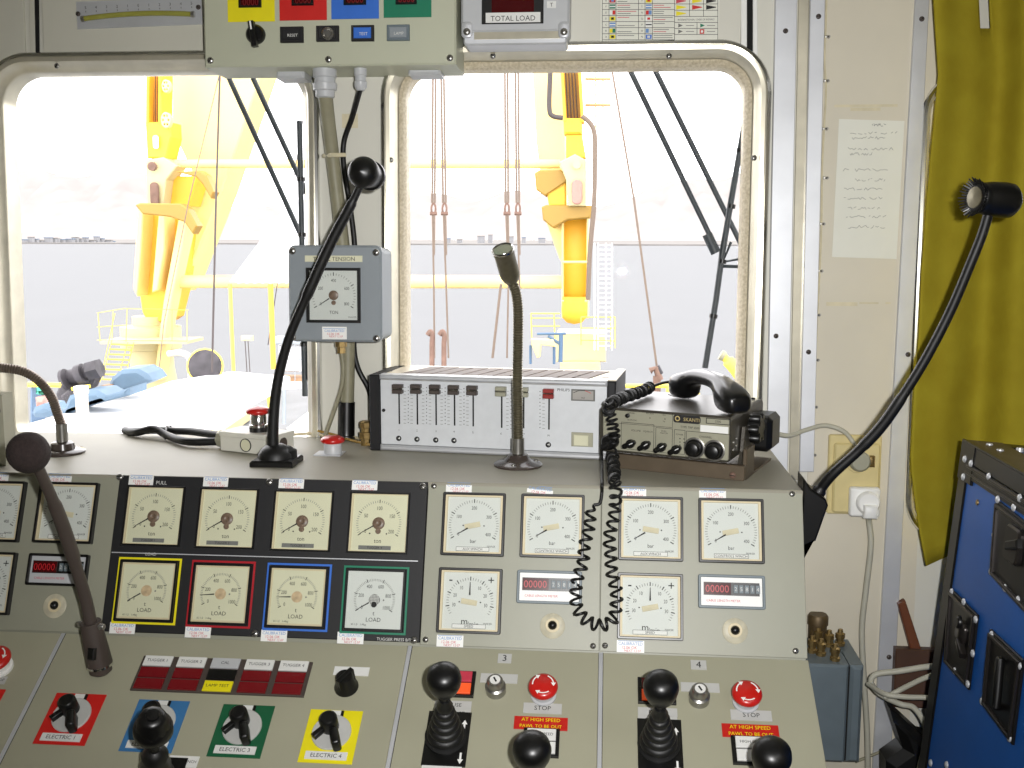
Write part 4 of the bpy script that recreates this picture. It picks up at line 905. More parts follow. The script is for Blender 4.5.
# left gooseneck arm
fm3 = PS.px(63, 453); yb3 = fm3.o.y
t = thing('gooseneck_microphone', 'grey brown gooseneck microphone bending out of view at the left, on a dark round base', 'microphone', fm3.o)
part('base_flange', t, lambda q: q.lathe(fm3, [(.037, 0), (.0375, .004), (.034, .0065), (.021, .008), (.019, .018), (.012, .021), (0, .021)], 'brownrub_gloss', seg=32), 'dark round base flange')
part('collar', t, lambda q: q.cyl(fm3, .0098, .018, .052, 'steel', seg=18))
part('gooseneck', t, lambda q: neck(q, [fm3.w(0, 0, .05), VYP(57, 412, yb3-.004), VYP(52, 398, yb3-.01), VYP(42, 384, yb3-.02), VYP(27, 373, yb3-.032), VYP(8, 368.5, yb3-.045), VYP(-20, 368, yb3-.06), VYP(-50, 372, yb3-.08)], .0085, 'gooseneck_l', .004), 'grey brown gooseneck')
# equipment at the left edge
fq = Fr(PS.P(-14, 470)+V((0, .02, 0)), (1, .1, 0), (0, 0, 1))
t = thing('instrument_box', 'small grey and black instrument box with a black wing knob, left of the gooseneck base', 'instrument', fq.o)
part('housing', t, lambda q: (q.box(fq, -.14, .016, 0, .118, -.05, 0, 'radioface', .012), q.box(fq, -.14, .012, .006, .07, 0, .006, 'black', .002)))
fz = fq.at(.010, .094, 0); part('wing_knob', t, lambda q: (q.cyl(fz, .008, 0, .022, 'black', bev=.001), q.box(fz.rot(-12), -.006, .006, -.022, .022, .012, .022, 'black', .003), q.cyl(fz.at(-.02, 0, 0), .012, 0, .015, 'steel', bev=.002)), 'black wing knob')
# dark foam microphone, front left
pb = PD.px(101.5, 674, .0); yb4 = pb.o.y
mp = [VYP(101, 671, yb4-.002), VYP(97, 650, yb4-.006), VYP(90.5, 622, yb4-.012)]
t = thing('desk_microphone', 'dark brown microphone with a round foam head, leaning from the desk at the lower left', 'microphone', mp[0])
part('socket', t, lambda q: (q.tube([mp[0], mp[0].lerp(mp[1], .3), mp[0].lerp(mp[1], .35), mp[2]], [.016, .0165, .0185, .0150], 'brownrub', 20), q.tube([mp[0].lerp(mp[1], -.12), mp[0]], [.011, .0155], 'brownrub', 20)), 'thick brown black socket')
part('socket_ring', t, lambda q: q.tube([mp[0].lerp(mp[1], .26), mp[0].lerp(mp[1], .36)], .0186, 'chrome', 20))
part('socket_switch', t, lambda q: q.cbox(along(VYP(91.5, 654, yb4-.026), V((-.2, -1, .2))), .011, .017, -.004, .003, 'black', .001))
part('locking_screw', t, lambda q: (q.cyl(along(mp[2].lerp(mp[1], .12), V((1, -.2, 0))), .0045, -.022, .022, 'steel', bev=.001, seg=14)))
mh = VYP(33, 457, yb4-.16)
st = spline([mp[2], VYP(86, 600, yb4-.02), VYP(77, 570, yb4-.04), VYP(66, 535, yb4-.07), VYP(56, 508, yb4-.10), VYP(44, 480, yb4-.135), mh], 8)
part('stalk', t, lambda q: q.tube(st, [.0092-.0022*i/(len(st)-1)+(.0015 if 18 < i < 34 else 0) for i in range(len(st))], 'brownrub', 12), 'dark stalk')
fh = along(VYP(28, 452, yb4-.20), VYP(36, 462, yb4-.12)-VYP(28, 452, yb4-.20))
part('microphone_head', t, lambda q: (q.lathe(fh, [(0, -.022), (.014, -.0195), (.022, -.011), (.0255, 0), (.0255, .012), (.022, .02), (.018, .03), (.012, .036), (0, .038)], 'brownblk', seg=32)), 'round dark brown foam head')
# right microphone on console side
fr_ = Fr(V((XR, 0, 0)), (0, 1, 0), (0, 0, 1), (1, 0, 0))
ym = PP.P(806, 515).y+.03
pm = VYP(811, 515, ym)
t = thing('side_microphone', 'black microphone on a long stalk fixed to the console right end, before the curtain', 'microphone', pm)
def wedge(q):
    fw_ = Fr(V((XR, ym, pm.z)), (0, -1, 0), (0, 0, 1), (-1, 0, 0)); fw_ = Fr(V((XR, ym, pm.z)), (1, 0, 0), (0, 0, 1))
    q.prism(fw_, [(0, -.075), (.003, -.072), (.004, -.045), (.022, -.035), (.038, .02), (.034, .03), (.012, .045), (.0, .062)], -.028, .02, 'black', .003)
part('side_bracket', t, wedge, 'black wedge shaped side bracket')
sp = spline([VYP(812, 502, ym), VYP(820, 490, ym), VYP(833, 474, ym-.01), VYP(858, 451, ym-.02), VYP(880, 428, ym-.03), VYP(900, 400, ym-.04), VYP(925, 360, ym-.05), VYP(950, 312, ym-.06), VYP(970, 265, ym-.07), VYP(982, 235, ym-.075), VYP(990, 208, ym-.08)], 7)
part('stalk', t, lambda q: q.tube(sp, [.0105 if i < 8 else .0078-.0012*i/len(sp)+(.001 if 22 < i < 36 else 0) for i in range(len(sp))], 'rubber', 12), 'black stalk')
cM = VYP(991, 199, ym-.08); fh = along(cM, VYP(1012, 201, ym-.08+.012)-cM)
part('microphone_head', t, lambda q: q.lathe(fh, [(.0, -.026), (.016, -.0255), (.020, -.023), (.0215, -.019), (.0205, -.016), (.0215, -.012), (.0235, .0), (.0245, .02), (.0235, .03), (.017, .038), (.009, .041), (0, .042)], 'black', seg=32), 'black cylindrical microphone head')
part('grille', t, lambda q: (q.lathe(fh, [(.0145, -.0262), (.0145, -.0275), (.007, -.029), (0, -.0295)], 'gooseneck', seg=24)), 'silvery front grille')
def fuzz(q):
    rnd = random.Random(2)
    for k in range(36):
        a = 2*pi*k/36; r0 = .018; r1 = .024+rnd.uniform(0, .004); q.tube([fh.w(r0*cos(a), r0*sin(a), -.022), fh.w(r1*cos(a), r1*sin(a), -.029-rnd.uniform(0, .003))], [.0024, .0008], 'black', 5)
part('torn_foam_rim', t, fuzz, 'ragged black foam rim')

# ---------------- audio mixer
p0 = PS.P(371, 449.5); p1 = PS.P(615, 460.5); u = p1-p0; u.z = 0; W = u.length; MF = Fr(p0, u, (0, 0, 1))
HM = MF.ab(490, 378)[1]; print('mixer W,H', W, HM, 'rot', math.degrees(math.atan2(u.y, u.x)))
Bb = Fr(MF.w(0, HM, 0), MF.u, -MF.n, V((0, 0, 1))).ab(412, 357.0)[1]; Bb2 = Fr(MF.w(0, HM, 0), MF.u, -MF.n, V((0, 0, 1))).ab(618, 362)[1]; DM = min(.28, (Bb+Bb2)/2); print('mixer depth', Bb, Bb2)
DM = min(DM, (YW+.036-max(p0.y, p1.y))/abs(MF.n.y))
t = thing('audio_mixer', 'wide silver audio mixer with dark end cheeks and a row of sliders, on the ledge', 'mixer', MF.w(W/2, 0, -DM/2))
ce = MF.ab(380.5, 420)[0]; ce2 = MF.ab(607, 420)[0]
part('case_body', t, lambda q: q.box(MF, ce, ce2, .004, HM-.001, -DM, -.004, 'mixtop', .001))
part('end_cheek', t, lambda q: q.box(MF, 0, ce, .0, HM, -DM, .006, 'blackm', .002)); part('end_cheek', t, lambda q: (q.box(MF, ce2, W, .0, HM+.001, -DM, .004, 'blackm', .002), q.box(MF, ce2, W, HM+.001, HM+.003, -DM, .002, 'mixtop', .0005)))
yf = MF.ab(490, 383)[1]; yl = MF.ab(490, 448.5)[1]
part('front_plate', t, lambda q: q.box(MF, ce+.0008, ce2-.0008, yl, yf, -.004, 0, 'mixface', .0005), 'brushed silver front plate')
part('upper_trim', t, lambda q: (q.box(MF, ce, ce2, yf+.0012, HM+.001, -.02, .005, 'alu', .003)))
part('lower_trim', t, lambda q: (q.box(MF, ce, ce2, .001, yl-.0008, -.01, .006, 'alu', .003)))
FTM = Fr(MF.w(0, HM, 0), MF.u, -MF.n, V((0, 0, 1)))
def vents(q):
    nv = 12; a0 = ce+.03; a1 = ce2-.035; w = (a1-a0)/nv; b0 = .028; b1 = DM-.02
    for k in range(nv):
        x = a0+w*k; sk = .026; q.prism(FTM, [(x, b0), (x+w*.86, b0), (x+w*.86+sk, b1), (x+sk, b1)], -.001, .0003, 'ventbr')
part('vent_slots', t, vents, 'slanting brown vent slots')
for a in (.012, W-.03):
    for bb in (.05, DM-.03): part('cover_screw', t, lambda q: q.box(FTM, a, a+.012, bb, bb+.003, -.0, .0006, 'ink'))
MF0 = MF
def slider(x, y, yb, km, lab):
    a, b = MF.ab(x, y); b2 = MF.ab(x, yb)[1]; f = MF.at(a, b)
    g = part('slider', t, lambda q: q.box(MF, a-.0013, a+.0013, b2, b+.005, -.0005, .0006, 'dark'), lab)
    part('slider_knob', g, lambda q: (q.box(f, -.009, .009, .001, .0075, .002, .014, km, .001), q.box(f, -.0095, .0095, -.0015, .001, .002, .011, 'chrome', .0006), q.box(f, -.009, .009, -.0085, -.0015, .002, .014, km, .001), q.box(f, -.001, .001, -.004, .004, 0, .003, 'dark')), {'redbut': 'red slider knob', 'steel': 'silver slider knob'}.get(km))
for x, y, yb, km in ((399, 388, 424, 'brownrub'), (417.2, 388, 424.5, 'brownrub'), (436, 388.5, 425, 'brownrub'), (454.5, 389, 425.5, 'brownrub'), (473.2, 389.5, 426.3, 'brownrub'), (501.8, 390.5, 427.8, 'radioface'), (523.8, 391.2, 428.3, 'radioface'), (549.2, 392.7, 429.5, 'redcap')):
    slider(x, y, yb, km, 'fader with a red knob' if km == 'redcap' else None)
for x, y0, y1, both in ((408.3, 387, 422.5, 1), (426.6, 387.5, 423, 1), (445.2, 388, 423.5, 1), (464, 388.5, 424.2, 1), (511, 390.5, 428.5, 1), (540, 391.5, 427.5, 2)):
    def marks(q):
        for k in range(11):
            y = y0+(y1-y0)*k/10; a, b = MF.ab(x, y); q.cyl(MF, .0009, 0, .0003, 'ink', a, b, seg=6)
            for s in ((-1, 1) if both == 1 else (1,)): q.line(MF, (a+s*.004, b-.0015), (a+s*.0085, b-.0015), .0007, 'inkg', .0003)
    part('scale_marks', t, marks)
def marks(q):
    for i, (x, y) in enumerate(((399, 430), (417, 430.5), (436, 431), (454, 431.5), (473, 432.3), (501, 433.5), (524, 434), (548.5, 435.5))): q.text(MF.px(x, y), str(i+1) if i < 7 else 'M', .005, 'ink', c=.0003)
part('channel_numbers', t, marks)
part('printed_name', t, lambda q: q.text(MF.px(563.5, 389.8), 'PHILIPS', .0068, 'ink', c=.0003))
for x, y in ((398.8, 438.3), (417, 439.2), (435.8, 440), (454, 440.5), (548.3, 444.7)):
    part('indicator', t, lambda q: (q.cyl(MF.px(x, y), .0048, 0, .001, 'ink', seg=18), q.line(MF.px(x, y, .0011), (-.0015, 0), (.002, 0), .0012, 'white', 0), q.line(MF.px(x, y, .0011), (.0015, -.0015), (.0015, .0022), .0012, 'white', .0001)))
g = part('level_meter', t, lambda q: (q.pbox(MF, 571.5, 389, 595, 401.2, 0, .003, 'inkg', .0008), q.pbox(MF, 573, 390.4, 593.5, 399.8, .003, .0032, 'greydial')), 'small grey level meter')
part('meter_scale', g, lambda q: ([q.line(MF.px(583, 403, .0034), (-.0165+.0033*k, .014+.0075*sin(pi*(k+1.5)/12)), (-.0165+.0033*(k+1), .014+.0075*sin(pi*(k+2.5)/12)), .0009, 'ink' if k < 6 else 'red', 0) for k in range(9)], q.text(MF.px(583, 398, .0034), 'VU', .0045, 'ink', c=0)))
g = part('rocker_switch', t, lambda q: q.pbox(MF, 571.5, 432, 593, 447, 0, .002, 'radioface', .0006), 'beige square push switch'); part('push_key', g, lambda q: q.pbox(MF, 574, 434.5, 588.5, 445.8, .002, .0045, 'dialc', .0008))
part('side_screw', t, lambda q: q.cyl(MF.px(383.8, 410.2), .003, 0, .002, 'ink', seg=12))
# ---------------- radio on its bracket
p0 = PS.P(606, 467.0); p1 = PS.P(744, 481.5); u = p1-p0; u.z = 0; W = u.length; RF = Fr(p0, u, (0, 0, 1))
print('radio W', W, 'rot', math.degrees(math.atan2(u.y, u.x)))
tl = RF.ab(601, 405); tr = RF.ab(731.5, 417); br = RF.ab(731.5, 463); bl = RF.ab(601, 449.5)
RX0, RX1 = (tl[0]+bl[0])/2, (tr[0]+br[0])/2; RZ1 = (tl[1]+tr[1])/2; RZ0 = (bl[1]+br[1])/2
FTR = Fr(RF.w(0, RZ1, 0), RF.u, -RF.n, V((0, 0, 1)))
RDp = FTR.ab(776, 396)[1]; print('radio', RX0, RX1, RZ0, RZ1, 'depth', RDp, 'max', (YW-.02-p0.y))
RDp = min(RDp, .20)
t = thing('marine_radio', 'dark bronze radio with grey front panel and black knobs, under the telephone handset', 'radio', RF.w(W/2, 0, -RDp/2))
fside = Fr(RF.w(RX0, 0, 0), RF.u, RF.v, RF.n)
part('case_body', t, lambda q: q.prism(RF, rect(RX0, RX1, RZ0, RZ1, .007, 4), -RDp, .006, 'radio', .001), 'dark bronze metal case')
part('front_panel', t, lambda q: q.box(RF, RX0+.007, RX1-.002, RZ0+.004, RZ1-.004, .002, .0085, 'radioface', .0006, r=.003), 'grey green front panel')
RFf = RF.at(0, 0, .0085)
def rlines(q):
    def B(x0, y0, x1, y1):
        P = [RFf.ab(x0, y0), RFf.ab(x1, y1)]; (a0, b0), (a1, b1) = P
        for s_, e_ in (((a0, b0), (a1, b0)), ((a1, b0), (a1, b1)), ((a1, b1), (a0, b1)), ((a0, b1), (a0, b0))): q.line(RFf, s_, e_, .0007, 'ink', .0003)
    B(621.5, 422, 653.5, 451.5); B(656, 427.5, 672, 453.5); B(674.5, 429.5, 684.5, 454.5); B(686.5, 431, 730, 461)
    q.line(RFf, RFf.ab(604, 422), RFf.ab(672, 427.5), .0006, 'ink', .0003); q.line(RFf, RFf.ab(672.5, 413), RFf.ab(672.5, 428), .0006, 'ink', .0003)
    for x, y, s_, z in ((636, 430.5, 'VOLUME', .0042), (648, 431.5, 'SQUELCH', .0036), (664, 431, 'DUAL\nWATCH', .0034), (679.5, 434.5, 'POWER', .0034), (705.5, 437, 'CHANNEL', .0045), (631, 413, 'DIMMER', .0034), (650, 413.5, 'RECEIVE', .0034), (664, 415, 'ON', .0034), (664, 421.5, 'TX', .0034), (632, 420, 'TELEPHONE', .003), (690, 427.5, 'TYPE TRP 2500', .0048), (718, 421.5, '2500', .005)): q.text(RFf.px(x, y), s_, z, 'ink', c=.0003)
    for x, y in ((680, 438.5), (684, 439), (680, 442), (684, 442.5), (680, 445), (650, 418), (665, 419)): q.cyl(RFf.px(x, y), .001, 0, .0004, 'ink', seg=6)
part('panel_printing', t, rlines)
part('maker_badge', t, lambda q: (q.cbox(RFf.px(687, 419.3), .044, .0125, 0, .0015, 'ink', .0004, r=.004), q.text(RFf.px(691.5, 419.9, .0016), 'SKANTI', .0078, 'brasslet', c=0), q.prism(RFf.px(677.5, 418.5, .0015), [circ(0, 0, .0042, 16), circ(0, 0, .0026, 16)], 0, .0004, 'brasslet')), 'dark badge reading SKANTI')
part('model_plate', t, lambda q: (q.prism(RFf.px(718, 421.5), [rect(-.019, .019, -.0045, .0045), rect(-.018, .018, -.0035, .0035)], 0, .0005, 'ink')))
part('white_strip', t, lambda q: q.box(RFf, RFf.ab(700.5, 427)[0], RX1-.003, RFf.ab(715, 432.7)[1], RFf.ab(715, 426)[1], 0, .0008, 'white'), 'white label strip')
for x, y, ln in ((631, 443.5, 25), (646, 445, 35), (662, 447, 35), (676.5, 449.3, 30)):
    f = RFf.px(x, y); g = part('control_knob', t, lambda q: (q.cyl(f, .0072, 0, .006, 'black', seg=20), q.box(f.rot(ln), -.0105, .0105, -.0042, .0042, .003, .017, 'black', .0015, r=.004)), 'black bar knob'); part('index_line', g, lambda q: q.line(f.rot(ln), (.003, 0), (.010, 0), .0009, 'white', .0172))
for x, y in ((694.5, 448), (714.5, 450.5)):
    f = RFf.px(x, y); g = part('channel_knob', t, lambda q: q.lathe(f, [(.017, 0), (.017, .002), (.0155, .0025), (.0145, .0025)], 'steel', seg=32), 'large channel dial with a grey ring')
    part('knob_cap', g, lambda q: q.lathe(f, [(.0145, .002), (.0135, .004), (.0115, .005), (.0108, .016), (.0095, .017), (0, .017)], 'black', seg=24)); part('tick_ring', g, lambda q: [q.line(f.rot(k*18), (.0148, 0), (.0165, 0), .0005, 'ink', .0022) for k in range(20)])
f = RFf.px(628, 415.5); part('dimmer_button', t, lambda q: q.lathe(f, [(.0036, 0), (.0036, .004), (0, .005)], 'black', seg=14)); 
f = RFf.px(704.5, 449.3); part('coupling_rod', t, lambda q: q.box(f.rot(-5), -.008, .008, -.001, .001, 0, .002, 'ink'))
# tilt bracket (tray below, arm on the right side)
part('mounting_bracket', t, lambda q: (q.box(RF, RX0+.02, W, 0, RZ0-.004, -.012, 0, 'tray', .001, r=.003), q.box(RF, RX0+.02, W, 0, .004, -RDp+.02, -.012, 'tray', .001), q.box(RF, W-.006, W, 0, RZ0+.02, -.06, -.012, 'tray', .001)), 'bronze mounting bracket')
frs = Fr(RF.w(RX1, 0, 0), -RF.n, RF.v, RF.u)   # right side of the radio
part('bracket_arm', t, lambda q: q.prism(frs, [(.02, 0), (.10, 0), (.115, .03), (.10, RZ1-.03), (.055, RZ1-.025), (.045, RZ0+.01)], .002, .008, 'radio', .001), 'dark bracket arm on the right side')
fkn = frs.at(.098, (RZ0+RZ1)/2+.004, .004)
def starknob(q):
    q.cyl(fkn, .018, 0, .02, 'black', bev=.003)
    for k in range(6): q.cyl(fkn, .0075, .002, .02, 'black', .0185*cos(k*pi/3), .0185*sin(k*pi/3), bev=.002, seg=12)
part('clamp_knob', t, starknob, 'black star shaped clamp knob')
part('connector_block', t, lambda q: q.box(frs, .13, RDp-.001, RZ0-.006, RZ1-.018, 0, .032, 'black', .008, r=.01), 'black rear connector block')
for a, b in ((.012, RZ0+.030), (.012, RZ0+.018), (.03, RZ0+.033), (.03, RZ0+.021)): screw(frs.at(a, b, 0), .0024, t, slot=False)
for k in range(4): part('top_rivet', t, lambda q: q.cbox(FTR.at(RX1-.05+.012*k, RDp-.012), .006, .003, 0, .003, 'black'))
screw(RF.at(W-.018, .008, 0), .005, t, 'rust')
# handset
hA = FTR.P(686, 399); hB = FTR.P(731, 413); uu = hB-hA; uu.z = 0; Lh = uu.length; print('handset span', Lh)
HF = Fr(hA, uu, Fr((0,)*3, (1, 0, 0), (0, 1, 0)).n.cross(uu), (0, 0, 1))
def handset(q):
    # stations along the handset: s, half width, z bottom, z top
    S = [(-.034, .011, .012, .030), (-.031, .019, .003, .036), (-.022, .0235, .0, .041), (.0, .024, 0, .046), (.014, .0215, .001, .049), (.020, .018, .018, .051), (.034, .0155, .029, .0545), (.055, .015, .033, .0565), (Lh-.055, .015, .033, .0565), (Lh-.036, .0165, .028, .054), (Lh-.024, .020, .014, .051), (Lh-.018, .0225, .001, .0495), (Lh, .025, .0, .045), (Lh+.020, .0245, .0, .037), (Lh+.029, .019, .003, .031), (Lh+.032, .011, .008, .024)]
    N = 20; vs = []; fs = []
    for s_, w, z0, z1 in S:
        for k in range(N):
            a = 2*pi*k/N; cx, cy = cos(a), sin(a); e = .62
            x = math.copysign(abs(cx)**e, cx)*w; z = (z0+z1)/2+math.copysign(abs(cy)**e, cy)*(z1-z0)/2; vs.append(HF.w(s_, x, z+.001))
    for i in range(len(S)-1):
        for k in range(N):
            j = (k+1) % N; fs.append([i*N+k, i*N+j, (i+1)*N+j, (i+1)*N+k])
    fs.append(list(range(N))[::-1]); fs.append([len(S)*N-N+k for k in range(N)])
    q.add(vs, fs, 'handset', True)
tH = thing('telephone_handset', 'black telephone handset with a coiled cord, lying across the top of the radio', 'handset', HF.w(Lh/2, 0, 0))
o = part('handset_body', tH, handset); md = o.modifiers.new('s', 'SUBSURF'); md.levels = 1; md.render_levels = 1
part('edge_seam', tH, lambda q: q.tube([HF.w(-.02, -.0235, .006), HF.w(.0, -.0245, .006), HF.w(.012, -.0225, .006)], .0008, 'black', 6))
# coiled cord: hangs over the radio front and the gauge panels
def coil(q, pts, R, pitch, r, m='rubber', seg=6, n=12):
    p = spline(pts, 12); L = [0]
    for a, b in zip(p, p[1:]): L.append(L[-1]+(b-a).length)
    turns = L[-1]/pitch; N = int(turns*n); j = 0; out = []; nx = None
    for i in range(N+1):
        s_ = L[-1]*i/N
        while j < len(L)-2 and L[j+1] < s_: j += 1
        k = (s_-L[j])/max(1e-9, L[j+1]-L[j]); c = p[j].lerp(p[j+1], k); tg = (p[j+1]-p[j]).normalized()
        if nx is None: nx = tg.orthogonal().normalized()
        nx = (nx-tg*nx.dot(tg)).normalized(); ny = tg.cross(nx); a = 2*pi*i/n; rr = R*(1+.12*sin(i*.37))*min(1, i/n, (N-i)/n+.01)
        out.append(c+(nx*cos(a)+ny*sin(a))*rr)
    q.tube(out, r, m, seg)
yfr = RF.w(0, 0, .03).y; QF = Fr(RF.w(0, 0, .024), RF.u, RF.v, RF.n); QP = PP.at(0, 0, .013)
e0 = HF.w(-.030, 0, .026); e1 = FTR.P(652, 386.5, .014)
part('coiled_cord', tH, lambda q: q.tube(spline([e0, (e0+e1)/2+V((0, 0, .003)), e1], 5), .0026, 'rubber', 8))
part('coiled_cord', tH, lambda q: coil(q, [e1, FTR.P(640, 392, .013), FTR.P(622, 398, .013), FTR.P(611, 404, .012), QF.P(609, 412), QF.P(613, 424), QF.P(614, 436), QF.P(613, 447)], .0082, .0082, .0022), 'black coiled cord draped over the radio corner')
part('coiled_cord', tH, lambda q: coil(q, [QF.P(613, 447), QF.P(613, 458), V((0, 0, 0))+QP.P(614.5, 487)+V((0, -.006, .012)), QP.P(616, 505), QP.P(611, 530), QP.P(610, 550), QP.P(613, 575), QP.P(617, 600), QP.P(614, 617), QP.P(603, 625), QP.P(590, 623), QP.P(580, 612), QP.P(575, 598), QP.P(578, 580), QP.P(583, 560), QP.P(587, 535), QP.P(592, 512), QP.P(594, 505)], .0082, .0148, .0022), 'black coiled cord hanging in a loop over the gauge panels')
part('coiled_cord', tH, lambda q: q.tube(spline([QP.P(594, 505), QP.P(600, 503), QP.P(602, 492), QP.P(602, 484)+V((0, -.004, .004)), QF.P(602, 462), QF.P(602, 446), RFf.P(608, 441, .012)], 8), .0026, 'rubber', 8), 'straight end of the cord')
part('cord_plug', tH, lambda q: (q.cyl(RFf.px(612, 440.5), .013, 0, .02, 'black', bev=.003), q.tube([RFf.P(612, 441, .016), RFf.P(603, 447, .016)], .006, 'rubber', 10)), 'black round cord plug')

# ================================================================== RIGHT SIDE: flight case, junction box, wood
pc = VYP(963, 440, 1.70); k4 = rad(4.2)
CFc = Fr(pc, (0, -1, 0), (sin(k4), 0, cos(k4)), (-cos(k4), 0, sin(k4)))
t = thing('flight_case', 'blue flight case with black handles, riveted edges and recesses at the lower right', 'case', CFc.w(.3, -.9, -.3))
LC, HC2 = .62, (pc.z-.002)/cos(k4)
part('case_body', t, lambda q: q.box(CFc, .004, LC, -HC2, -.004, -.52, -.003, 'caseblue', .001), 'blue painted panels')
def edges(q):
    q.box(CFc, 0, .034, -HC2, -.0, -.03, 0, 'caseblk', .002)
    q.box(CFc, 0, LC, -.030, 0, -.03, 0, 'caseblk', .002); q.box(CFc, 0, LC, -.030, -.0, -.52, -.49, 'caseblk', .002)
    q.box(CFc, 0, .03, -.02, 0.0, -.52, -.03, 'caseblk', .002)
    q.box(CFc, .034, LC, -.036, -.031, -.004, .003, 'casedge', .001); q.box(CFc, .030, LC, -.046, -.042, -.004, .003, 'casedge', .001); q.box(CFc, .034, LC, -.052, -.030, -.004, .0005, 'caseblk', .0003)
    q.box(CFc, -.001, LC, -.001, .002, -.004, .001, 'casedge', .0008)
    q.box(CFc, 0, .06, -.06, -.0, -.004, .0015, 'caseblk', .001)
part('edge_profiles', t, edges, 'black metal edge profiles')
FTc = Fr(CFc.w(0, 0, 0), CFc.u, -CFc.n, CFc.v)
part('top_edging', t, lambda q: q.box(Fr(pc, (0, -1, 0), (cos(k4), 0, -sin(k4)), (sin(k4), 0, cos(k4))), -0, LC, 0, .05, -.003, .0015, 'tray', .0005) if False else q.box(CFc, 0, LC, -.003, .001, -.06, -.002, 'tray', .0005))
def rivet(f, r=.0058): return part('rivet', t, lambda q: q.lathe(f, [(r, 0), (r*.85, r*.35), (r*.45, r*.55), (0, r*.6)], 'alu', seg=12))
for x, y in ((965, 459), (971.2, 463.5), (963.5, 477), (989, 476.5), (1020, 498), (998, 499.5), (1014, 507.5), (994.5, 535), (991.5, 571.5), (1005.5, 588), (1018.5, 600), (952, 592), (964, 602), (976, 619.5), (992, 635), (973, 653.5), (955, 671), (968, 684), (1020, 665.5), (982.5, 701.5), (1010, 738), (947, 765), (931, 763)): rivet(CFc.px(x, y, .0015))
def rframe(x, pts, inner, lab, deep=.001):
    return part('recessed_dish', t, lambda q: (q.prism(CFc, CFc.poly(pts), -.002, .002, 'caseblk', .001), q.prism(CFc, [offs_ccw(CFc.poly(pts), .004), offs_ccw(CFc.poly(pts), .009)], .002, .006, 'casedge', .001)), lab)
def offs_ccw(p, d): return offs(p if area(p) > 0 else p[::-1], d)
g = rframe(0, [(991, 629), (1024, 660), (1013, 745), (984, 706)], None, 'black recessed handle dish')
part('bar_handle', g, lambda q: q.tube([CFc.P(1000, 660, .002), CFc.P(1000, 660, .012), CFc.P(996, 706, .012), CFc.P(996, 706, .002)], .006, 'rubber', 8), 'black grip bar')
g = rframe(0, [(997.5, 500), (1060, 548), (1050, 640), (992, 576)], None, 'large black recessed latch dish')
part('twist_latch', g, lambda q: (q.cbox(CFc.px(1016, 545, .002), .05, .05, 0, .008, 'casedge', .003, r=.01), q.box(CFc.px(1016, 545, .01).rot(20), -.02, .02, -.006, .006, 0, .008, 'caseblk', .002)), 'metal twist latch')
g = rframe(0, [(951, 588), (978, 615), (969, 690), (946, 664)], None, 'black recessed latch dish with a metal twist latch')
part('twist_latch', g, lambda q: (q.cbox(CFc.px(963, 632, .002), .035, .03, 0, .007, 'casedge', .003, r=.008), q.box(CFc.px(964, 648, .003).rot(-30), -.014, .016, -.005, .005, 0, .01, 'casedge', .002), q.cyl(CFc.px(960, 622, .008), .01, 0, .006, 'caseblk', bev=.002)), 'worn metal twist latch')
part('panel_screw', t, lambda q: q.cyl(CFc.px(977.8, 502.5, -.003), .0045, 0, .002, 'brass', bev=.0005, seg=12))
ftp = Fr(pc, (0, -1, 0), (cos(k4), 0, -sin(k4)), None); ftp = Fr(pc, (0, -1, 0), (cos(k4), 0, -sin(k4)), (sin(k4), 0, cos(k4)))
for a, bq in ((.03, .03), (.02, .10), (.045, .07), (.075, .03), (.09, .16)): part('rivet', t, lambda q: q.lathe(Fr(ftp.w(a, bq, .001), (1, 0, 0), (0, 1, 0), (0, 0, 1)), [(.006, -.004), (.005, .002), (0, .003)], 'alu', seg=12))

# junction box lower right
FJ = VY(1.80)
A = FJ.ab(814, 664.5); B_ = FJ.ab(864.5, 664.5); Lb = FJ.ab(850, 763)[1]; a0 = FJ.ab(800, 664)[0]
fj = FJ
zt = CZ+A[1]; PJ = Fr((0, 0, zt), (1, 0, 0), (0, 1, 0), (0, 0, 1))
t = thing('junction_box', 'grey cast junction box with brass glands on top, low down right of the console', 'junction box', FJ.w((a0+B_[0])/2, Lb))
dj = YW+.02-1.80-.02
xg = FJ.ab(850, 664.5)[0]
part('box_body', t, lambda q: q.box(FJ, a0, xg-.0012, Lb, A[1], -(YW-1.80)+.004, 0, 'greydk', .004)); part('box_lid', t, lambda q: q.box(FJ, xg+.0012, B_[0], Lb, A[1]-.001, -(YW-1.80)+.004, 0, 'greydk', .006)); part('gasket', t, lambda q: q.box(FJ, xg-.0013, xg+.0013, Lb+.003, A[1]-.004, -.15, -.003, 'dark'))
for k, (x, y) in enumerate(((821, 655), (835, 660), (812, 652), (829, 646), (840, 645), (818, 643))):
    f = PJ.px(x, y); part('brass_gland', t, lambda q: q.lathe(f, [(.009, 0), (.009, .006), (.0068, .007), (.0068, .013), (.0085, .014), (.0085, .022), (.005, .024), (.004, .03), (0, .03)], 'brass', seg=8, smooth=False))
f = PJ.px(817, 640); part('cable_gland', t, lambda q: q.lathe(f, [(.017, 0), (.017, .03), (.019, .031), (.019, .045), (.016, .05), (0, .05)], 'brassdk', seg=16), 'large brown round gland')
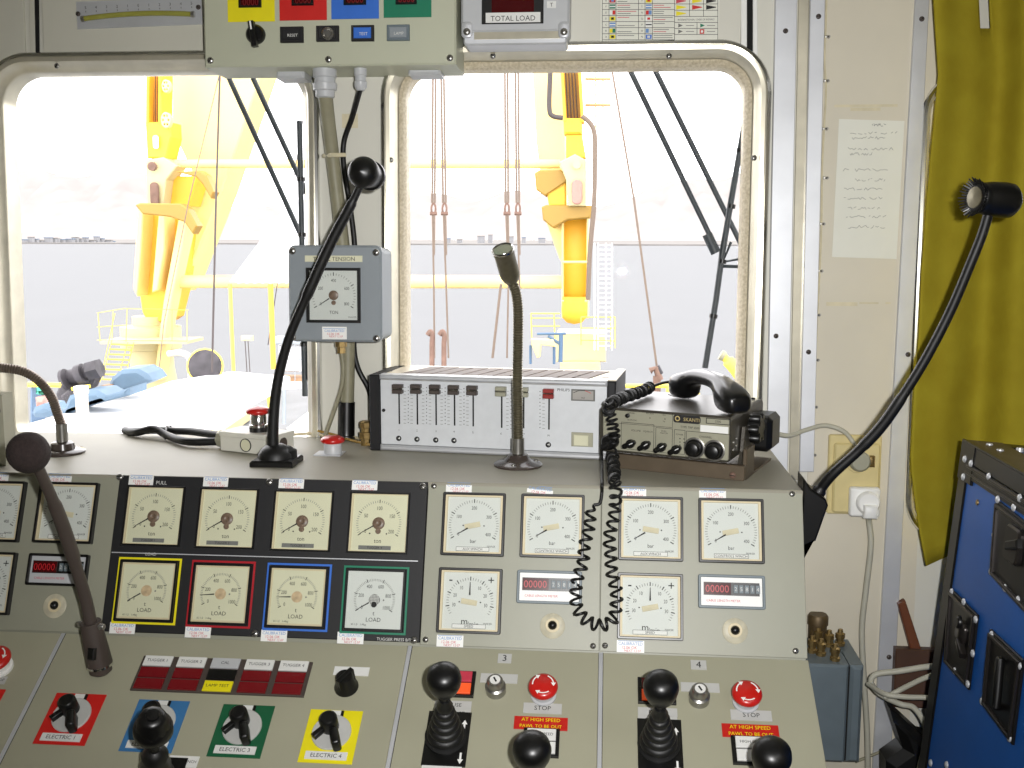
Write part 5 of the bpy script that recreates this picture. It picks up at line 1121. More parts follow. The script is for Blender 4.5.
# wood and bits below the curtain
FWD = PW.at(0, 0, .02)
q = MB(); q.ppoly(FWD, [(898, 604), (905, 600), (922, 652), (911, 652)], -.012, .004, 'wood', .002); q.build('wooden_brace', label='slanting brown wooden brace on the wall below the curtain', cat='brace')
q = MB(); q.pbox(PW.at(0, 0, .03), 896, 649, 1010, 712, -.018, 0, 'wooddk', .002); q.build('wooden_board', label='dark brown wooden board on the wall behind the lower end of the blue case', cat='board')
def cable(lab, pts, r, m='greycable', name='power_cable'):
    q = MB(); q.tube(spline(pts, 8), r, m, 10); q.build(name, label=lab, cat='cable')
cable('upper white cable looping from the blue case back to the wall cables', [VYP(940, 666, 1.820), VYP(925, 667, 1.830), VYP(900, 671, 1.840), VYP(877, 674, 1.845), VYP(871, 682, 1.845), VYP(880, 694, 1.845), VYP(900, 704, 1.840), VYP(914, 708, 1.830), VYP(925, 725, 1.810), VYP(925, 745, 1.800), VYP(918, 775, 1.780)], .0052, name='white_cable')
cable('middle white cable slanting from the blue case down to the wall', [VYP(938, 673, 1.800), VYP(920, 680, 1.810), VYP(900, 690, 1.820), VYP(884, 698, 1.820)], .0045, name='white_cable')
cable('lowest white cable running level into the side of the blue case', [VYP(868, 684, 1.845), VYP(885, 694, 1.800), VYP(905, 697, 1.790), VYP(925, 697.5, 1.780), VYP(938, 699.5, 1.770)], .0045, name='white_cable')
cable('thin olive cable sloping up behind the white cables at the bottom right', [PW.P(855, 762, .012), PW.P(880, 752, .012), PW.P(905, 741, .012), PW.P(915, 737, .012)], .0028, 'conduit', 'olive_cable')
def bag(q):
    f = PW.at(0, 0, .1); q.ppoly(f, [(892, 712), (899, 716), (925, 740), (933, 742), (928, 768), (930, 1010), (890, 1010), (888, 764), (905, 752)], -.06, .0, 'rubber', .015)
q = MB(); bag(q); q.build('black_bag', label='black bag hanging low between the wall and the blue case', cat='bag')
# ================================================================== OUTSIDE
def wiper(lab, arms, blade, pivot=None):
    F = PW.at(0, 0, -.10); FB2 = PW.at(0, 0, -.085)
    t = thing('window_wiper', lab, 'wiper', F.P(*blade[-1]))
    for (x0, y0, x1, y1) in arms: part('wiper_arm', t, lambda q: q.tube([F.P(x0, y0), F.P(x1, y1)], .0052, 'wiper', 8))
    def bl(q):
        q.tube([FB2.P(x, y) for x, y in blade], .0058, 'wiper', 8)
        for k in range(4):
            a = FB2.P(*blade[0]).lerp(FB2.P(*blade[-1]), .2+.2*k); b2 = FB2.P(*blade[0]).lerp(FB2.P(*blade[-1]), .215+.2*k); q.tube([a, b2], .0078, 'black', 8)
    part('wiper_blade', t, bl, 'dark blade'); return t
t = wiper('double arm wiper with an upright blade outside the left window', ((228, 76, 303, 240), (253, 78, 312, 205)), [(299.5, 121), (301, 200), (303, 300), (305, 396)])
part('blade_rail', t, lambda q: q.tube([PW.at(0, 0, -.082).P(305.5, 122), PW.at(0, 0, -.082).P(307.5, 250), PW.at(0, 0, -.082).P(308, 380)], .0035, 'wiper', 6))
t = wiper('double arm wiper with a slanting blade outside the right window', ((628, 66, 718, 252), (653, 66, 748, 258)), [(750, 92), (733, 190), (722, 255), (716, 300), (705, 368)])
part('blade_hinge', t, lambda q: (q.tube([PW.at(0, 0, -.085).P(707, 234), PW.at(0, 0, -.085).P(716, 253)], .010, 'wiper', 10), q.tube([PW.at(0, 0, -.085).P(731, 242), PW.at(0, 0, -.085).P(723, 262), PW.at(0, 0, -.085).P(745, 258)], .003, 'wiper', 6), q.tube([PW.at(0, 0, -.085).P(718, 266), PW.at(0, 0, -.085).P(748, 267)], .0035, 'wiper', 6)))

SEAZ = CZ-20
q = MB(); fs_z = Fr((0, 0, SEAZ), (1, 0, 0), (0, 1, 0), (0, 0, 1)); q.flat(fs_z, -9000, 9000, 3.5, 3100, 'sea', 0); q.build('sea', label='flat grey blue sea seen through the windows', cat='sea', kind='stuff')
q = MB(); q.box(fs_z, -9000, 9000, 3050, 9500, -2, 4, 'shore'); q.build('far_shore', label='pale strip of land along the far side of the water', cat='shore', kind='stuff')
def hills(q):
    rnd = random.Random(11); vs = []; fs = []; N = 140; rows = 7
    hh = [560+180*sin(i*.09)+120*sin(i*.23+1)+70*sin(i*.61) + rnd.uniform(-24, 24) for i in range(N+1)]
    for r in range(rows):
        for i in range(N+1):
            h = 4+(hh[i]*(r/(rows-1))**1.2)*(1+.18*sin(i*1.3+r*2)*(r > 0)*(r < rows-1)); vs.append(V((-10000+20000*i/N, 9600+r*380, SEAZ+h)))
    for r in range(rows-1):
        for i in range(N): a = r*(N+1)+i; fs.append([a, a+1, a+N+2, a+N+1])
    q.add(vs, fs, 'hill', True)
q = MB(); hills(q); q.build('desert_hills', label='very pale bare hills rising behind the far shore', cat='hills')
FS = VY(3060)
rnd = random.Random(4)
for k in range(26):
    x = [22+k*5.5, 395+(k-14)*16+rnd.uniform(-3, 3)][k >= 17]; y = 246 if k < 17 else 244; w = rnd.uniform(3, 8) if k < 17 else rnd.uniform(3, 7); h = rnd.uniform(2, 7)
    if 135 < x < 200 and k < 17: continue
    q = MB(); F_ = FS.at(0, 0, -40-20*k); A0, B1 = F_.ab(x, y-h-2); A1 = F_.ab(x+w, y)[0]; B0 = SEAZ+4.02-CZ; q.box(F_, A0, A1, B0, B1, -15, 0, 'shore_bldg'); q.box(F_, A0-1, A1+1, B1, B1+2, -15, 1, 'bluero' if rnd.random() < .4 else 'shore'); q.build('shore_building', label='low pale building on the far shore', cat='building', group='buildings on the far shore')

# ---- cranes
CY = 34.0
def FC(d=0): return VY(CY+d)
def cyl_px(q, Y, x0, y0, x1, y1, rpx, m, seg=14, r1px=None):
    p, r = VYP(x0, y0, Y), rpx*Y/FL; q.tube([p, VYP(x1, y1, Y)], [r, (r1px or rpx)*Y/FL], m, seg)
# crane 1
t = thing('deck_crane', 'yellow deck crane with a sheave head and ribbed boom outside the left window', 'crane', VYP(155, 378, CY))
def boomface(q):
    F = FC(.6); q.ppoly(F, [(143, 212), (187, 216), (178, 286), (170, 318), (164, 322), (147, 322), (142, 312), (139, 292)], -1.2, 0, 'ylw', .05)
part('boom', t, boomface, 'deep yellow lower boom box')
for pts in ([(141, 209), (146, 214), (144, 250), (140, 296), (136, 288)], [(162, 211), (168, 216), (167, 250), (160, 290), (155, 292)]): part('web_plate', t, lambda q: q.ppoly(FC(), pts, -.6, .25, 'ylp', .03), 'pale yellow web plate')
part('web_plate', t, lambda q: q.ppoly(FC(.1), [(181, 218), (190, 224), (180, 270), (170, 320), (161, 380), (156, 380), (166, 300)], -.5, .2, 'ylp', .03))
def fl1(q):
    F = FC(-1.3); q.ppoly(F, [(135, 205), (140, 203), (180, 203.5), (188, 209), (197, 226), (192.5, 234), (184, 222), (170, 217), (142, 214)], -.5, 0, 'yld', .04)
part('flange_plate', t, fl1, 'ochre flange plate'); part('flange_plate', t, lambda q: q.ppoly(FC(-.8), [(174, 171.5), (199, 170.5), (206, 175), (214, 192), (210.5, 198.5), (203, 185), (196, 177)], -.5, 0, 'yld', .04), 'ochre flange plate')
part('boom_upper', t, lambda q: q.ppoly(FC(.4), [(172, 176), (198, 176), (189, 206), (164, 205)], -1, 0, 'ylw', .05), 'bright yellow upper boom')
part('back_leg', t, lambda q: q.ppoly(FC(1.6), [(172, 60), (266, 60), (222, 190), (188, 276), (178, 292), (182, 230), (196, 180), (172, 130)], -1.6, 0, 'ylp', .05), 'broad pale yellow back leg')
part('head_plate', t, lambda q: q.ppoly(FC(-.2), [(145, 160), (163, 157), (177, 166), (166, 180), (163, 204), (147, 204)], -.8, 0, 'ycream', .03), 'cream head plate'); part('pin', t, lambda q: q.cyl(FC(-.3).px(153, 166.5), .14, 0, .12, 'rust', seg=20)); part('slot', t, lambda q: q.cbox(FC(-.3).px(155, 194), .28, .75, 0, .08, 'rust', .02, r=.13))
part('head_block', t, lambda q: (q.ppoly(FC(-.1), [(145, 122), (170, 122), (171, 137), (166, 158), (147, 158)], -.9, 0, 'ylw', .04), q.cbox(FC(-.2).px(156, 142), .18, .42, 0, .03, 'white', r=.08)), 'yellow head block')
for x0, x1 in ((146, 149), (158.5, 161.5)): part('cheek_plate', t, lambda q: q.ppoly(FC(-.1), [(x0, 60), (x1, 60), (x1-.5, 124), (x0-.5, 124)], -.9, 0, 'ylw', .02))
for k in range(5): part('hoist_rope', t, lambda q: cyl_px(q, CY+.3, 150+1.8*k, 60, 150.5+1.7*k, 122, .45, 'ropedk', 6), 'dark hoist rope')
for y, r in ((86, 7), (120, 8.5)):
    f = FC(-.25).px(165.5, y); R_ = r*CY/FL*.62
    g = part('sheave', t, lambda q: q.prism(f, [circ(0, 0, R_, 24, R_*1.5)]+[circ(.55*R_*cos(a*pi/3), .9*R_*sin(a*pi/3), R_*.16, 10, R_*.2) for a in range(6)], -.2, 0, 'ylp', .02), 'spoked yellow sheave')
part('pedestal', t, lambda q: q.lathe(along(VYP(154, 400, CY+1), V((0, 0, 1))), [(1.1, -3.4), (.9, 0), (.72, 1.2), (.72, 1.75), (1.0, 1.8), (1.0, 2.55), (.6, 2.6), (.6, 2.9), (0, 2.9)], 'ycream', seg=28), 'cream pedestal')
def plat(q):
    for pts in ([(100, 341), (187, 341), (187, 344), (100, 344)],): q.ppoly(FC(-1.2), pts, -1.4, 0, 'ycream')
part('platform', t, plat)
def rails(q, segs, m='ltyel', Y=None, r=.35):
    for s_ in segs: q.tube([VYP(x, y, Y or CY-1.2) for x, y in s_], r*(Y or CY)/FL, m, 6)
part('railing', t, lambda q: rails(q, [[(97, 313), (124, 308.5), (152, 309), (188, 310)], [(97, 327), (128, 325)], [(98, 313), (100, 341)], [(113, 311), (112, 341)], [(127, 309), (126, 342)], [(172, 310), (172, 341)], [(187, 310), (187, 341)], [(97, 340), (187, 341)]]), 'yellow railing')
def stairs(q):
    rails(q, [[(115, 313), (100, 382)], [(112, 340), (102, 380)], [(128, 342), (117, 382)], [(134, 342), (124, 382)]])
    for k in range(8): q.tube([VYP(111-k*1.3, 344+k*5, CY-1.2), VYP(133-k*1.3, 345+k*5, CY-1.2)], .03, 'ltyel', 6)
part('stairs', t, stairs, 'yellow stairs'); part('vent_pipe', t, lambda q: q.tube(spline([VYP(168, 354, CY-2), VYP(180, 353, CY-2), VYP(189, 357, CY-2), VYP(191, 372, CY-2), VYP(191, 385, CY-2)], 5), .10, 'pipew', 12), 'bent pipe')
# cross beams of the gantry
q = MB(); cyl_px(q, CY+.5, 176, 281.5, 262, 281.6, 6.6, 'ylp', 20); cyl_px(q, CY+.5, 262, 281.6, 562, 282, 6.6, 'ylp', 20); q.build('cross_beam', label='thick lower yellow tube beam running between the two cranes', cat='beam')
q = MB(); cyl_px(q, CY+.3, 176, 163.8, 560, 164, 4.4, 'ylp', 18); q.build('cross_beam', label='thinner upper yellow tube beam running between the two cranes', cat='beam')
# crane 2
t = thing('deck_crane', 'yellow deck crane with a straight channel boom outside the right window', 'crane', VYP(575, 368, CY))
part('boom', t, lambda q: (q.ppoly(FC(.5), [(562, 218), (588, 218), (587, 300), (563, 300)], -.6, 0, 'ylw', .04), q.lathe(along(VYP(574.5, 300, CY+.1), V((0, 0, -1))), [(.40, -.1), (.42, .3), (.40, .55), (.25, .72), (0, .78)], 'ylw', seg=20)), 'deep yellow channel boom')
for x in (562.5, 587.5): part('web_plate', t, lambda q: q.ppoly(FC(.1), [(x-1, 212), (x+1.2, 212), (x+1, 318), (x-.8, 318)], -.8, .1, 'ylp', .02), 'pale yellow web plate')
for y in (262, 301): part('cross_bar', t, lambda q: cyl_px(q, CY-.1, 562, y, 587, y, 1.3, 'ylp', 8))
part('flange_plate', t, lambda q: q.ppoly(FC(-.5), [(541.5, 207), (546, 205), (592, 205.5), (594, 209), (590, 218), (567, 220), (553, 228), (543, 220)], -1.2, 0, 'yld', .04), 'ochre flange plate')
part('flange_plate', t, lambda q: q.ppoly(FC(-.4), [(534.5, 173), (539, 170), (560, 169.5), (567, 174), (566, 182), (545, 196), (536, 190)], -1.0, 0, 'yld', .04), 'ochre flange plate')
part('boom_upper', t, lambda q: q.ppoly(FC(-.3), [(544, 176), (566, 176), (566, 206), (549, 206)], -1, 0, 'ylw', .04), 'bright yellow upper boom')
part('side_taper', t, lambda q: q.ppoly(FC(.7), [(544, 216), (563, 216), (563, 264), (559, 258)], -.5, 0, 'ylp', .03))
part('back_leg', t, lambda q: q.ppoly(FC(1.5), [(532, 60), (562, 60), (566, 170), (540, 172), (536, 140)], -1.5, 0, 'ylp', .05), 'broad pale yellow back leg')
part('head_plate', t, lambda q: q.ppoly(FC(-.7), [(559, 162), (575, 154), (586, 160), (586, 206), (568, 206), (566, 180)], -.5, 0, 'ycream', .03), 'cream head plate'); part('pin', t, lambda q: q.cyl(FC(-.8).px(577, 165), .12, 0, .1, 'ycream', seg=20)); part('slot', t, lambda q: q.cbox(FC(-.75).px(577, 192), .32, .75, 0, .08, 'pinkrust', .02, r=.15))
part('head_block', t, lambda q: (q.ppoly(FC(-.4), [(563.5, 118), (582, 118), (582, 134), (564, 134)], -.8, 0, 'ylw', .06), q.ppoly(FC(-.3), [(566, 134), (582, 134), (586, 158), (566, 158)], -.6, 0, 'ylw', .04)), 'yellow head block')
for x0, x1 in ((560, 563), (577.5, 580.5)): part('cheek_plate', t, lambda q: q.ppoly(FC(-.4), [(x0, 60), (x1, 60), (x1+3.5, 122), (x0+3.5, 122)], -.7, 0, 'ylw', .02))
part('rope_guide', t, lambda q: q.ppoly(FC(.4), [(563, 60), (580, 60), (583, 120), (566, 120)], -.2, 0, 'yld', .02), 'ochre plate behind the ropes')
for k in range(4): part('hoist_rope', t, lambda q: cyl_px(q, CY+.0, 565+3*k, 60, 568+3.2*k, 119, .7, 'ropedk', 6), 'dark hoist rope')
part('hydraulic_hose', t, lambda q: q.tube(spline([VYP(551, 60, CY-1), VYP(549.5, 90, CY-1), VYP(549.5, 110, CY-1), VYP(553, 116, CY-1), VYP(563, 118, CY-1)], 6), .075, 'ropedk', 8), 'grey brown hose'); part('hydraulic_hose', t, lambda q: q.tube(spline([VYP(582, 116, CY-1), VYP(590, 123, CY-1), VYP(594.5, 134, CY-1), VYP(595, 160, CY-1), VYP(594, 205, CY-1), VYP(590, 250, CY-1), VYP(588, 300, CY-1)], 6), .075, 'rope', 8))
part('pedestal', t, lambda q: (q.ppoly(FC(.5), [(556, 334), (606, 334), (606, 362), (556, 362)], -2, 0, 'ycream', .04), q.ppoly(FC(.3), [(560, 362), (600, 362), (600, 462), (560, 462)], -2, 0, 'ycream', .04)), 'cream pedestal platform')
part('railing', t, lambda q: rails(q, [[(531, 313.5), (560, 313.5)], [(531, 318), (560, 318)], [(531, 313), (532, 345)], [(554, 313), (555, 340)], [(581, 317), (615, 317)], [(581, 317), (581, 345)], [(611, 317), (611, 348)], [(615, 317), (615, 348)], [(531, 326), (560, 326)], [(581, 328), (615, 328)], [(581, 340), (615, 341)]], r=.6), 'yellow railing')
def ladder(q):
    for x in (594.5, 598, 606, 612): q.tube([VYP(x, 243, CY), VYP(x, 350, CY)], .025, 'white', 6)
    for k in range(22): q.tube([VYP(598, 245+4.8*k, CY), VYP(611.5, 245+4.8*k, CY)], .02, 'white', 6)
part('ladder_tower', t, ladder, 'white ladder tower')
def ladder2(q):
    for x in (595.5, 603): q.tube([VYP(x, 60, CY+.5), VYP(x, 205, CY+.5)], .02, 'ltyel', 6)
    for y in (79, 105): q.tube([VYP(585, y, CY+.5), VYP(611, y, CY+.5)], .055, 'orange', 8)
    for y in (85, 95, 116, 126, 136, 146, 156, 170): q.tube([VYP(595, y, CY+.5), VYP(610, y, CY+.5)], .012, 'ltyel', 6)
part('ladder', t, ladder2, 'thin ladder with orange rungs')
t2 = thing('deck_davit', 'small pale yellow davit with a blue beam at the foot of the right hand crane', 'davit', VYP(560, 362, CY-3))
part('blue_beam', t2, lambda q: (cyl_px(q, CY-3, 537, 334, 566, 333.5, 1.3, 'tarpb', 8), cyl_px(q, CY-3, 561, 334, 560.5, 362, 2.2, 'tarpb', 8), cyl_px(q, CY-3, 548, 336, 560, 344, 1.5, 'tarpb', 8)), 'blue beam and post')
part('davit_arm', t2, lambda q: q.ppoly(VY(CY-3.2), [(531, 339), (553, 340), (556, 347), (541, 345), (540, 357), (537, 358), (532, 346)], -.3, 0, 'ylp', .02), 'pale yellow arm')
for x in (530.5, 554): part('davit_leg', t2, lambda q: cyl_px(q, CY-3, x, 345, x, 364, 1.3, 'tarpb', 8))
# rigging
RYY = 22.0
for (xa_, xb_, xc, xd_, lab) in ((434.2, 433.5, 433.8, 434.5, 'leftmost brown rope pair with a shackle hanging outside the right window'), (442, 444.5, 446, 448.5, 'second brown rope pair from the left with a shackle outside the right window'), (506, 507, 508.5, 507, 'third brown rope pair with a shackle, just left of the crane outside the right window'), (516.5, 518, 519.5, 520, 'fourth and rightmost brown rope pair with a shackle, behind the gooseneck microphone')):
    t = thing('rigging_rope', lab, 'rope', VYP(xc, 356, RYY))
    part('rope_pair', t, lambda q: (q.tube([VYP(xa_-1.2, 60, RYY), VYP(xb_-1.4, 203, RYY)], .026, 'rope', 6), q.tube([VYP(xa_+1.6, 60, RYY), VYP(xb_+1.2, 203, RYY)], .026, 'rope', 6)))
    part('shackle', t, lambda q: (q.tube(spline([VYP(xb_-1.8, 213, RYY), VYP(xb_-2, 207, RYY), VYP(xb_, 203, RYY), VYP(xb_+2, 207, RYY), VYP(xb_+1.8, 213, RYY)], 4), .022, 'rust', 6), q.tube([VYP(xb_-3.4, 213.5, RYY), VYP(xb_+3.4, 213.5, RYY)], .038, 'rust', 8)), 'rusty shackle')
    part('lower_rope', t, lambda q: (q.tube([VYP(xb_-.9, 214, RYY), VYP(xc, 280, RYY), VYP(xd_, 358, RYY)], .021, 'rope', 6), q.tube([VYP(xb_+.9, 214, RYY), VYP(xc+.3, 255, RYY)], .022, 'rope', 6)))
def srope(lab, pts, Y, r, m, name='rigging_rope'):
    q = MB(); q.tube([VYP(x, y, Y) for x, y in pts], r, m, 6); q.build(name, label=lab, cat='rope')
srope('light brown rope slanting to the lower left, behind the silver gooseneck microphone', ((501, 284), (492.5, 358)), RYY, .03, 'rope')
srope('long tan rope slanting down beside the right hand crane ladder', ((612, 70), (634, 200), (657, 368)), 12.0, .014, 'rope')
srope('dark vertical wire in front of the left crane back leg', ((220, 70), (216, 200), (212, 372)), 14.0, .014, 'ropedk')
srope('thin brown wire slanting across the left crane boom', ((219, 76), (189, 200), (164, 322), (158, 380)), 14.0, .007, 'rope')
srope('thin dark stay behind the left window wiper', ((303, 120), (284, 240), (268, 345)), 20.0, .010, 'ropedk')
for xp, lab in ((431.5, 'left one of two rusty hooked vent pipes behind the mixer'), (443.5, 'right one of two rusty hooked vent pipes behind the mixer')):
    q = MB(); q.tube(spline([VYP(xp-4, 335, 18), VYP(xp-1, 331.5, 18), VYP(xp+1, 336, 18), VYP(xp+.5, 345, 18), VYP(xp+.5, 375, 18)], 5), .045, 'rust', 10); q.build('vent_pipe', label=lab, cat='pipe')
q = MB(); q.tube([VYP(650, 371, 11.9), VYP(656, 368, 11.9), VYP(660, 380, 11.9)], .04, 'rust', 8); q.tube([VYP(657, 366, 11.9), VYP(661, 374, 11.9)], .03, 'mach', 8); pz_ = VYP(657, 376, 11.9); q.tube([pz_, V((pz_.x, pz_.y, CZ-2.6))], .045, 'rust', 8); q.build('rope_cleat', label='rusty cleat holding the long tan rope above the handset cord', cat='cleat')
q = MB(); q.tube([VYP(615, 386, 11), VYP(700, 386, 11)], .022, 'ltyel', 8); [q.tube([p_, V((p_.x, p_.y, CZ-2.6))], .02, 'ltyel', 8) for p_ in (VYP(618, 386, 11), VYP(668, 386, 11), VYP(698, 386, 11))]; q.build('deck_railing', label='yellow deck rail showing above the marine radio', cat='railing')
q = MB(); q.tube(spline([VYP(722, 355, 9), VYP(728, 361, 9), VYP(736, 370, 9), VYP(744, 382, 9)], 5), [.035]*5+[.055]*11, 'ltyel', 10); pz_ = VYP(744, 382, 9); q.tube([pz_, V((pz_.x, pz_.y, CZ-2.6))], .06, 'ltyel', 10); q.tube([VYP(720.5, 354.5, 8.98), VYP(724, 356.5, 8.98)], .045, 'conduit', 10); q.build('yellow_davit_head', label='bright yellow fitting at the lower right corner of the right window', cat='fitting')
dk = Fr((0, 0, 0), (1, 0, 0), (0, 1, 0), (0, 0, 1))
q = MB(); q.box(dk, -14, 14, 10.2, 38, CZ-8.1, CZ-7.8, 'deckgr'); q.build('main_deck', label='grey main deck of the ship under the two cranes', cat='deck')
q = MB(); q.box(dk, -1.4, 6, 2.4, 12.4, CZ-2.8, CZ-2.6, 'deckgr'); q.build('bridge_deck', label='grey deck just below the right window', cat='deck')
# ---- roofs and deck gear below the left window
PRF = Fr((0, 0, CZ-2.0), (1, 0, 0), (0, 1, 0), (0, 0, 1))
q = MB(); q.ppoly(PRF, [(-20, 460), (-20, 424), (25, 424), (60, 414), (130, 395), (170, 381), (232, 371), (262, 374), (290, 376), (262, 389), (225, 409), (183, 431), (172, 460)], -.15, 0, 'roofw', .02); q.build('white_roof', label='bright white sloping roof just outside the left window', cat='roof')
PDK = Fr((0, 0, CZ-4.6), (1, 0, 0), (0, 1, 0), (0, 0, 1))
q = MB(); q.ppoly(PDK, [(150, 480), (170, 430), (225, 398), (262, 380), (330, 380), (360, 480)], -.2, 0, 'deckgr'); q.build('lower_deck', label='grey lower deck beyond the white roof in the left window', cat='deck')
q = MB(); q.ppoly(PDK.at(0, 0, .25), [(183, 436), (190, 424), (246, 402), (250, 412), (215, 436)], -.2, 0, 'ycream'); q.build('deck_hatch', label='long cream beam on the lower deck beside the white roof', cat='beam')
q = MB(); q.ppoly(PDK.at(0, 0, .2), [(287, 428), (313, 408), (330, 404), (330, 440), (287, 440)], -.1, 0, 'roofw'); q.build('white_deck_cover', label='white cover on the lower deck behind the stop button box', cat='cover')
PGW = Fr((0, 0, CZ-2.6), (1, 0, 0), (0, 1, 0), (0, 0, 1))
t = thing('gangway', 'raised platform with brown planks and pale edges outside the left window', 'platform', PGW.P(290, 384))
part('plank_deck', t, lambda q: q.ppoly(PGW, [(238, 383), (262, 374.5), (330, 375), (330, 384)], -.05, 0, 'deckbr'), 'brown plank deck')
part('edge_beam', t, lambda q: (q.ppoly(VY(PGW.P(280, 383.5).y-.05), [(232, 383.5), (330, 384), (330, 388), (246, 391.5), (240, 391.5)], -.3, 0, 'lightgrey', .01)), 'pale edge beam')
part('yellow_post', t, lambda q: cyl_px(q, 14.5, 268, 389, 271.5, 422, 2.4, 'ltyel', 8), 'yellow post'); part('grey_post', t, lambda q: cyl_px(q, 14.5, 284, 389, 284, 424, 2.2, 'greybox', 8))
part('hand_rail', t, lambda q: rails(q, [[(282, 359), (330, 360)], [(295, 345), (295, 384)], [(318, 345), (318, 384)], [(282, 352), (282, 372)]], 'greybox', 17, .5))
t = thing('white_awning', 'white awning with a scalloped edge on yellow posts beside the grey gauge box', 'awning', VYP(250, 385, 16))
part('awning_cloth', t, lambda q: q.ppoly(VY(16), [(229, 282), (253, 250), (290, 200), (330, 200), (330, 283)]+[(330-i*4, 282+(i % 2)*1.5) for i in range(1, 25)], -.4, 0, 'roofw', .02), 'white scalloped cloth')
part('awning_post', t, lambda q: cyl_px(q, 16, 230, 284, 234, 385, 1.9, 'ltyel', 10), 'bright yellow post'); part('awning_post', t, lambda q: cyl_px(q, 15.8, 270.5, 284, 273.5, 369, 2.7, 'ochre', 10), 'ochre post')
t = thing('hose_reel', 'dark round reel with a yellow rim standing behind the white roof', 'reel', VYP(205, 376, 15))
fr2 = along(VYP(205, 366, 15), V((.3, -1, .15)))
part('reel_disc', t, lambda q: (q.lathe(fr2, [(.24, -.06), (.24, 0), (.2, .02), (0, .03)], 'mach', seg=24))); part('reel_rim', t, lambda q: q.lathe(fr2, [(.24, -.09), (.265, -.06), (.265, -.02), (.245, 0)], 'ltyel', seg=24), 'yellow rim')
t = thing('deck_lamp', 'small cream floodlight on a thin grey stand behind the white roof', 'lamp', VYP(246, 372, 15))
part('lamp_head', t, lambda q: q.pbox(VY(15), 240.5, 336, 251.5, 341, -.1, 0, 'ycream', .02)); part('stand', t, lambda q: (cyl_px(q, 15, 245, 341, 247, 372, .5, 'ropedk', 6), cyl_px(q, 15, 248, 341, 250, 372, .5, 'ropedk', 6)))
q = MB(); q.lathe(along(VYP(84, 440, 6), V((0, 0, 1))), [(.037, -.4), (.037, .28), (.043, .285), (.043, .325), (.03, .328), (0, .33)], 'pipew', seg=20); q.build('vent_pipe', label='short cream capped pipe standing up through the white roof', cat='pipe')
def winch(t):
    part('winch_drum', t, lambda q: (q.tube([VYP(64, 379, 12.1), VYP(100, 369, 12.0)], .095, 'mach', 12), q.tube([VYP(64, 380, 12), VYP(67, 379, 12)], .13, 'mach', 14), q.tube([VYP(78, 375, 12), VYP(84, 373, 12)], .12, 'mach', 14), q.tube([VYP(89, 371, 12), VYP(100, 368, 12)], .12, 'mach', 6)), 'dark winch drum')
    part('winch_frame', t, lambda q: (q.ppoly(VY(12.1), [(60, 382), (96, 374), (90, 388), (72, 400), (58, 404), (55, 394)], -.2, 0, 'mach', .03)))
    part('winch_foot', t, lambda q: q.ppoly(VY(12.0), [(60, 396), (70, 388), (76, 392), (66, 410)], -.1, 0, 'mach', .02)); part('winch_belt', t, lambda q: q.tube([VYP(72, 389, 11.95), VYP(90, 386, 11.95)], .025, 'ltyel', 6), 'yellow bar')
t = thing('deck_winch', 'dark deck winch behind the cream pipe and blue tarpaulin', 'winch', VYP(75, 405, 12)); winch(t)
def tarpm(q, pts, Y, dep=.5, m='tarp'): q.ppoly(VY(Y), pts, -dep, 0, m, .05)
q = MB(); tarpm(q, [(60, 414), (68, 396), (80, 392), (96, 391), (105, 396), (118, 392), (128, 388), (128, 396), (96, 404), (62, 416)], 11.5); q.build('blue_tarpaulin', label='blue tarpaulin heap directly behind the cream capped pipe', cat='tarpaulin')
q = MB(); tarpm(q, [(104, 395), (110, 378), (120, 370), (137, 369), (146, 374), (151, 381), (140, 386), (118, 394)], 12.5); q.build('blue_tarpaulin', label='blue tarpaulin draped at the foot of the left crane', cat='tarpaulin')
q = MB(); tarpm(q, [(90, 392), (100, 386), (110, 385), (106, 392), (98, 397)], 12.4, .2, 'deckbr'); q.build('brown_cover', label='small dark brown cover between the two blue tarpaulins', cat='cover')
q = MB(); tarpm(q, [(30, 414), (32, 408), (42, 404), (50, 405), (54, 412), (46, 418), (33, 418)], 10.5, .3); q.build('blue_tarpaulin', label='small blue cover at the left edge of the left window', cat='tarpaulin')
q = MB(); tarpm(q, [(28, 430), (28, 384), (36, 384), (36, 430)], 11, .2, 'bluero'); q.tube([VYP(28, 384.5, 11), VYP(60, 385, 11)], .03, 'ltyel', 6); tarpm(q, [(34, 388), (44, 392), (40, 396), (34, 394)], 10.9, .1, 'tgreen'); tarpm(q, [(33, 398), (44, 397), (46, 406), (34, 408)], 10.8, .2, 'pinkrust'); q.build('deck_gear', label='jumble of blue, green and rusty deck gear at the left edge of the left window', cat='gear')
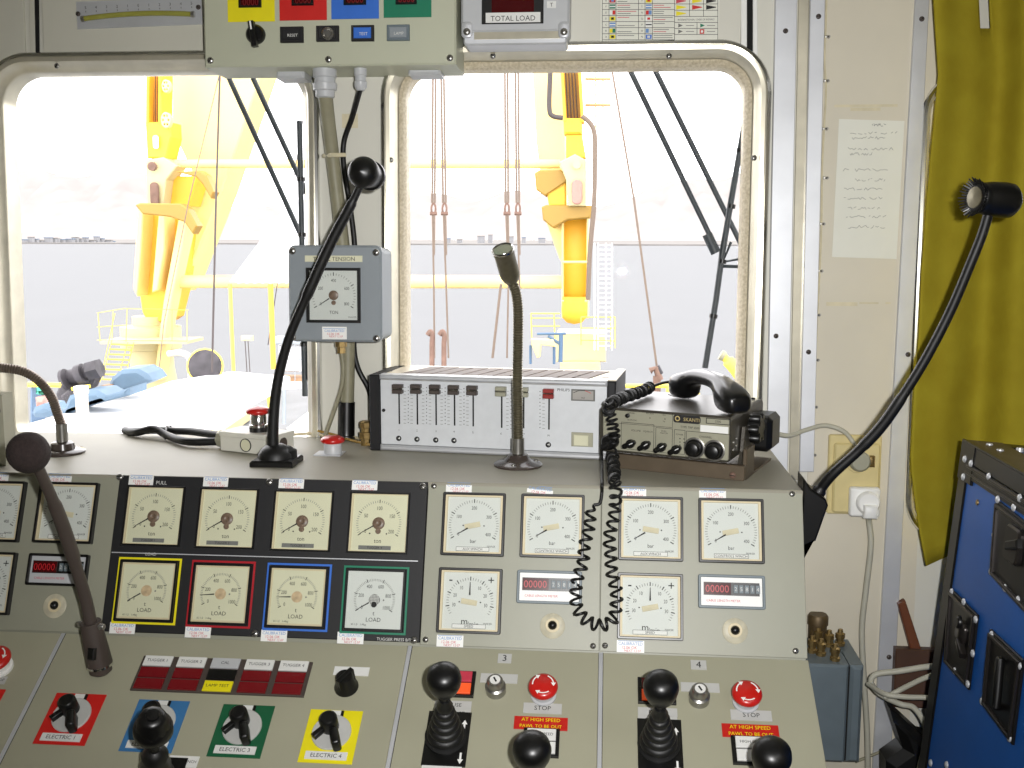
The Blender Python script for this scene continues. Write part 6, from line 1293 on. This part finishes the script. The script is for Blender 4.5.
q = MB(); q.pbox(VY(19), 274, 337, 312, 345, -.3, 0, 'greybox', .02); q.pbox(VY(19.2), 278, 345, 300, 372, -.3, 0, 'lightgrey', .02); q.build('deck_locker', label='grey locker under the gauge box, seen through the left window', cat='locker')

# ================================================================== LIGHT
wd = bpy.data.worlds.new('world'); SC.world = wd; wd.use_nodes = True; nt = wd.node_tree; bg = nt.nodes['Background']
bg.inputs[0].default_value = (1.0, .985, 1.0, 1); bg.inputs[1].default_value = 4.4
def area_light(name, loc, target, sx, sy, power, col=(1, 1, 1)):
    l = bpy.data.lights.new(name, 'AREA'); l.shape = 'RECTANGLE'; l.size = sx; l.size_y = sy; l.energy = power; l.color = col
    o = bpy.data.objects.new(name, l); COL.objects.link(o); o.location = loc
    d = V(target)-V(loc); o.rotation_euler = d.to_track_quat('-Z', 'Y').to_euler(); return o
area_light('ceiling_lamp', (1.0, -.3, HC-.02), (0.9, -.25, 0), 1.0, .5, 6, (1, .98, .95))
fl = bpy.data.lights.new('camera_flash', 'SPOT'); fl.energy = 108; fl.spot_size = rad(96); fl.spot_blend = 1; fl.shadow_soft_size = .012; fl.color = (1, .99, .98)
fo = bpy.data.objects.new('camera_flash', fl); COL.objects.link(fo); fo.location = CAMP+RT*.06-DN*.03-fw*.02
fo.rotation_euler = (VYP(585, 310, 2.0)-fo.location).to_track_quat('-Z', 'Y').to_euler()
SC.cycles.max_bounces = 6; SC.cycles.diffuse_bounces = 3; SC.cycles.transparent_max_bounces = 12
try: SC.cycles.use_denoising = True
except Exception: pass

GR = {'rigging_rope': 'ropes and wires outside the windows', 'white_cable': 'white cables beside the blue case', 'vent_pipe': 'pipes outside the windows', 'joint_strip': 'joint strips of the desk', 'deck_crane': 'yellow deck cranes', 'window_wiper': 'window wipers', 'blue_tarpaulin': 'blue tarpaulins on deck', 'cross_beam': 'tube beams between the cranes', 'gauge_panel': 'gauge panels of the console', 'control_desk': 'desk panels of the console', 'desk_microphone': 'black stalk microphones', 'gooseneck_microphone': 'gooseneck microphones on the ledge', 'power_cable': 'cables plugged into the wall socket'}
for o in COL.objects:
    if o.parent is None and o.name.split('.')[0] in GR: o['group'] = GR[o.name.split('.')[0]]
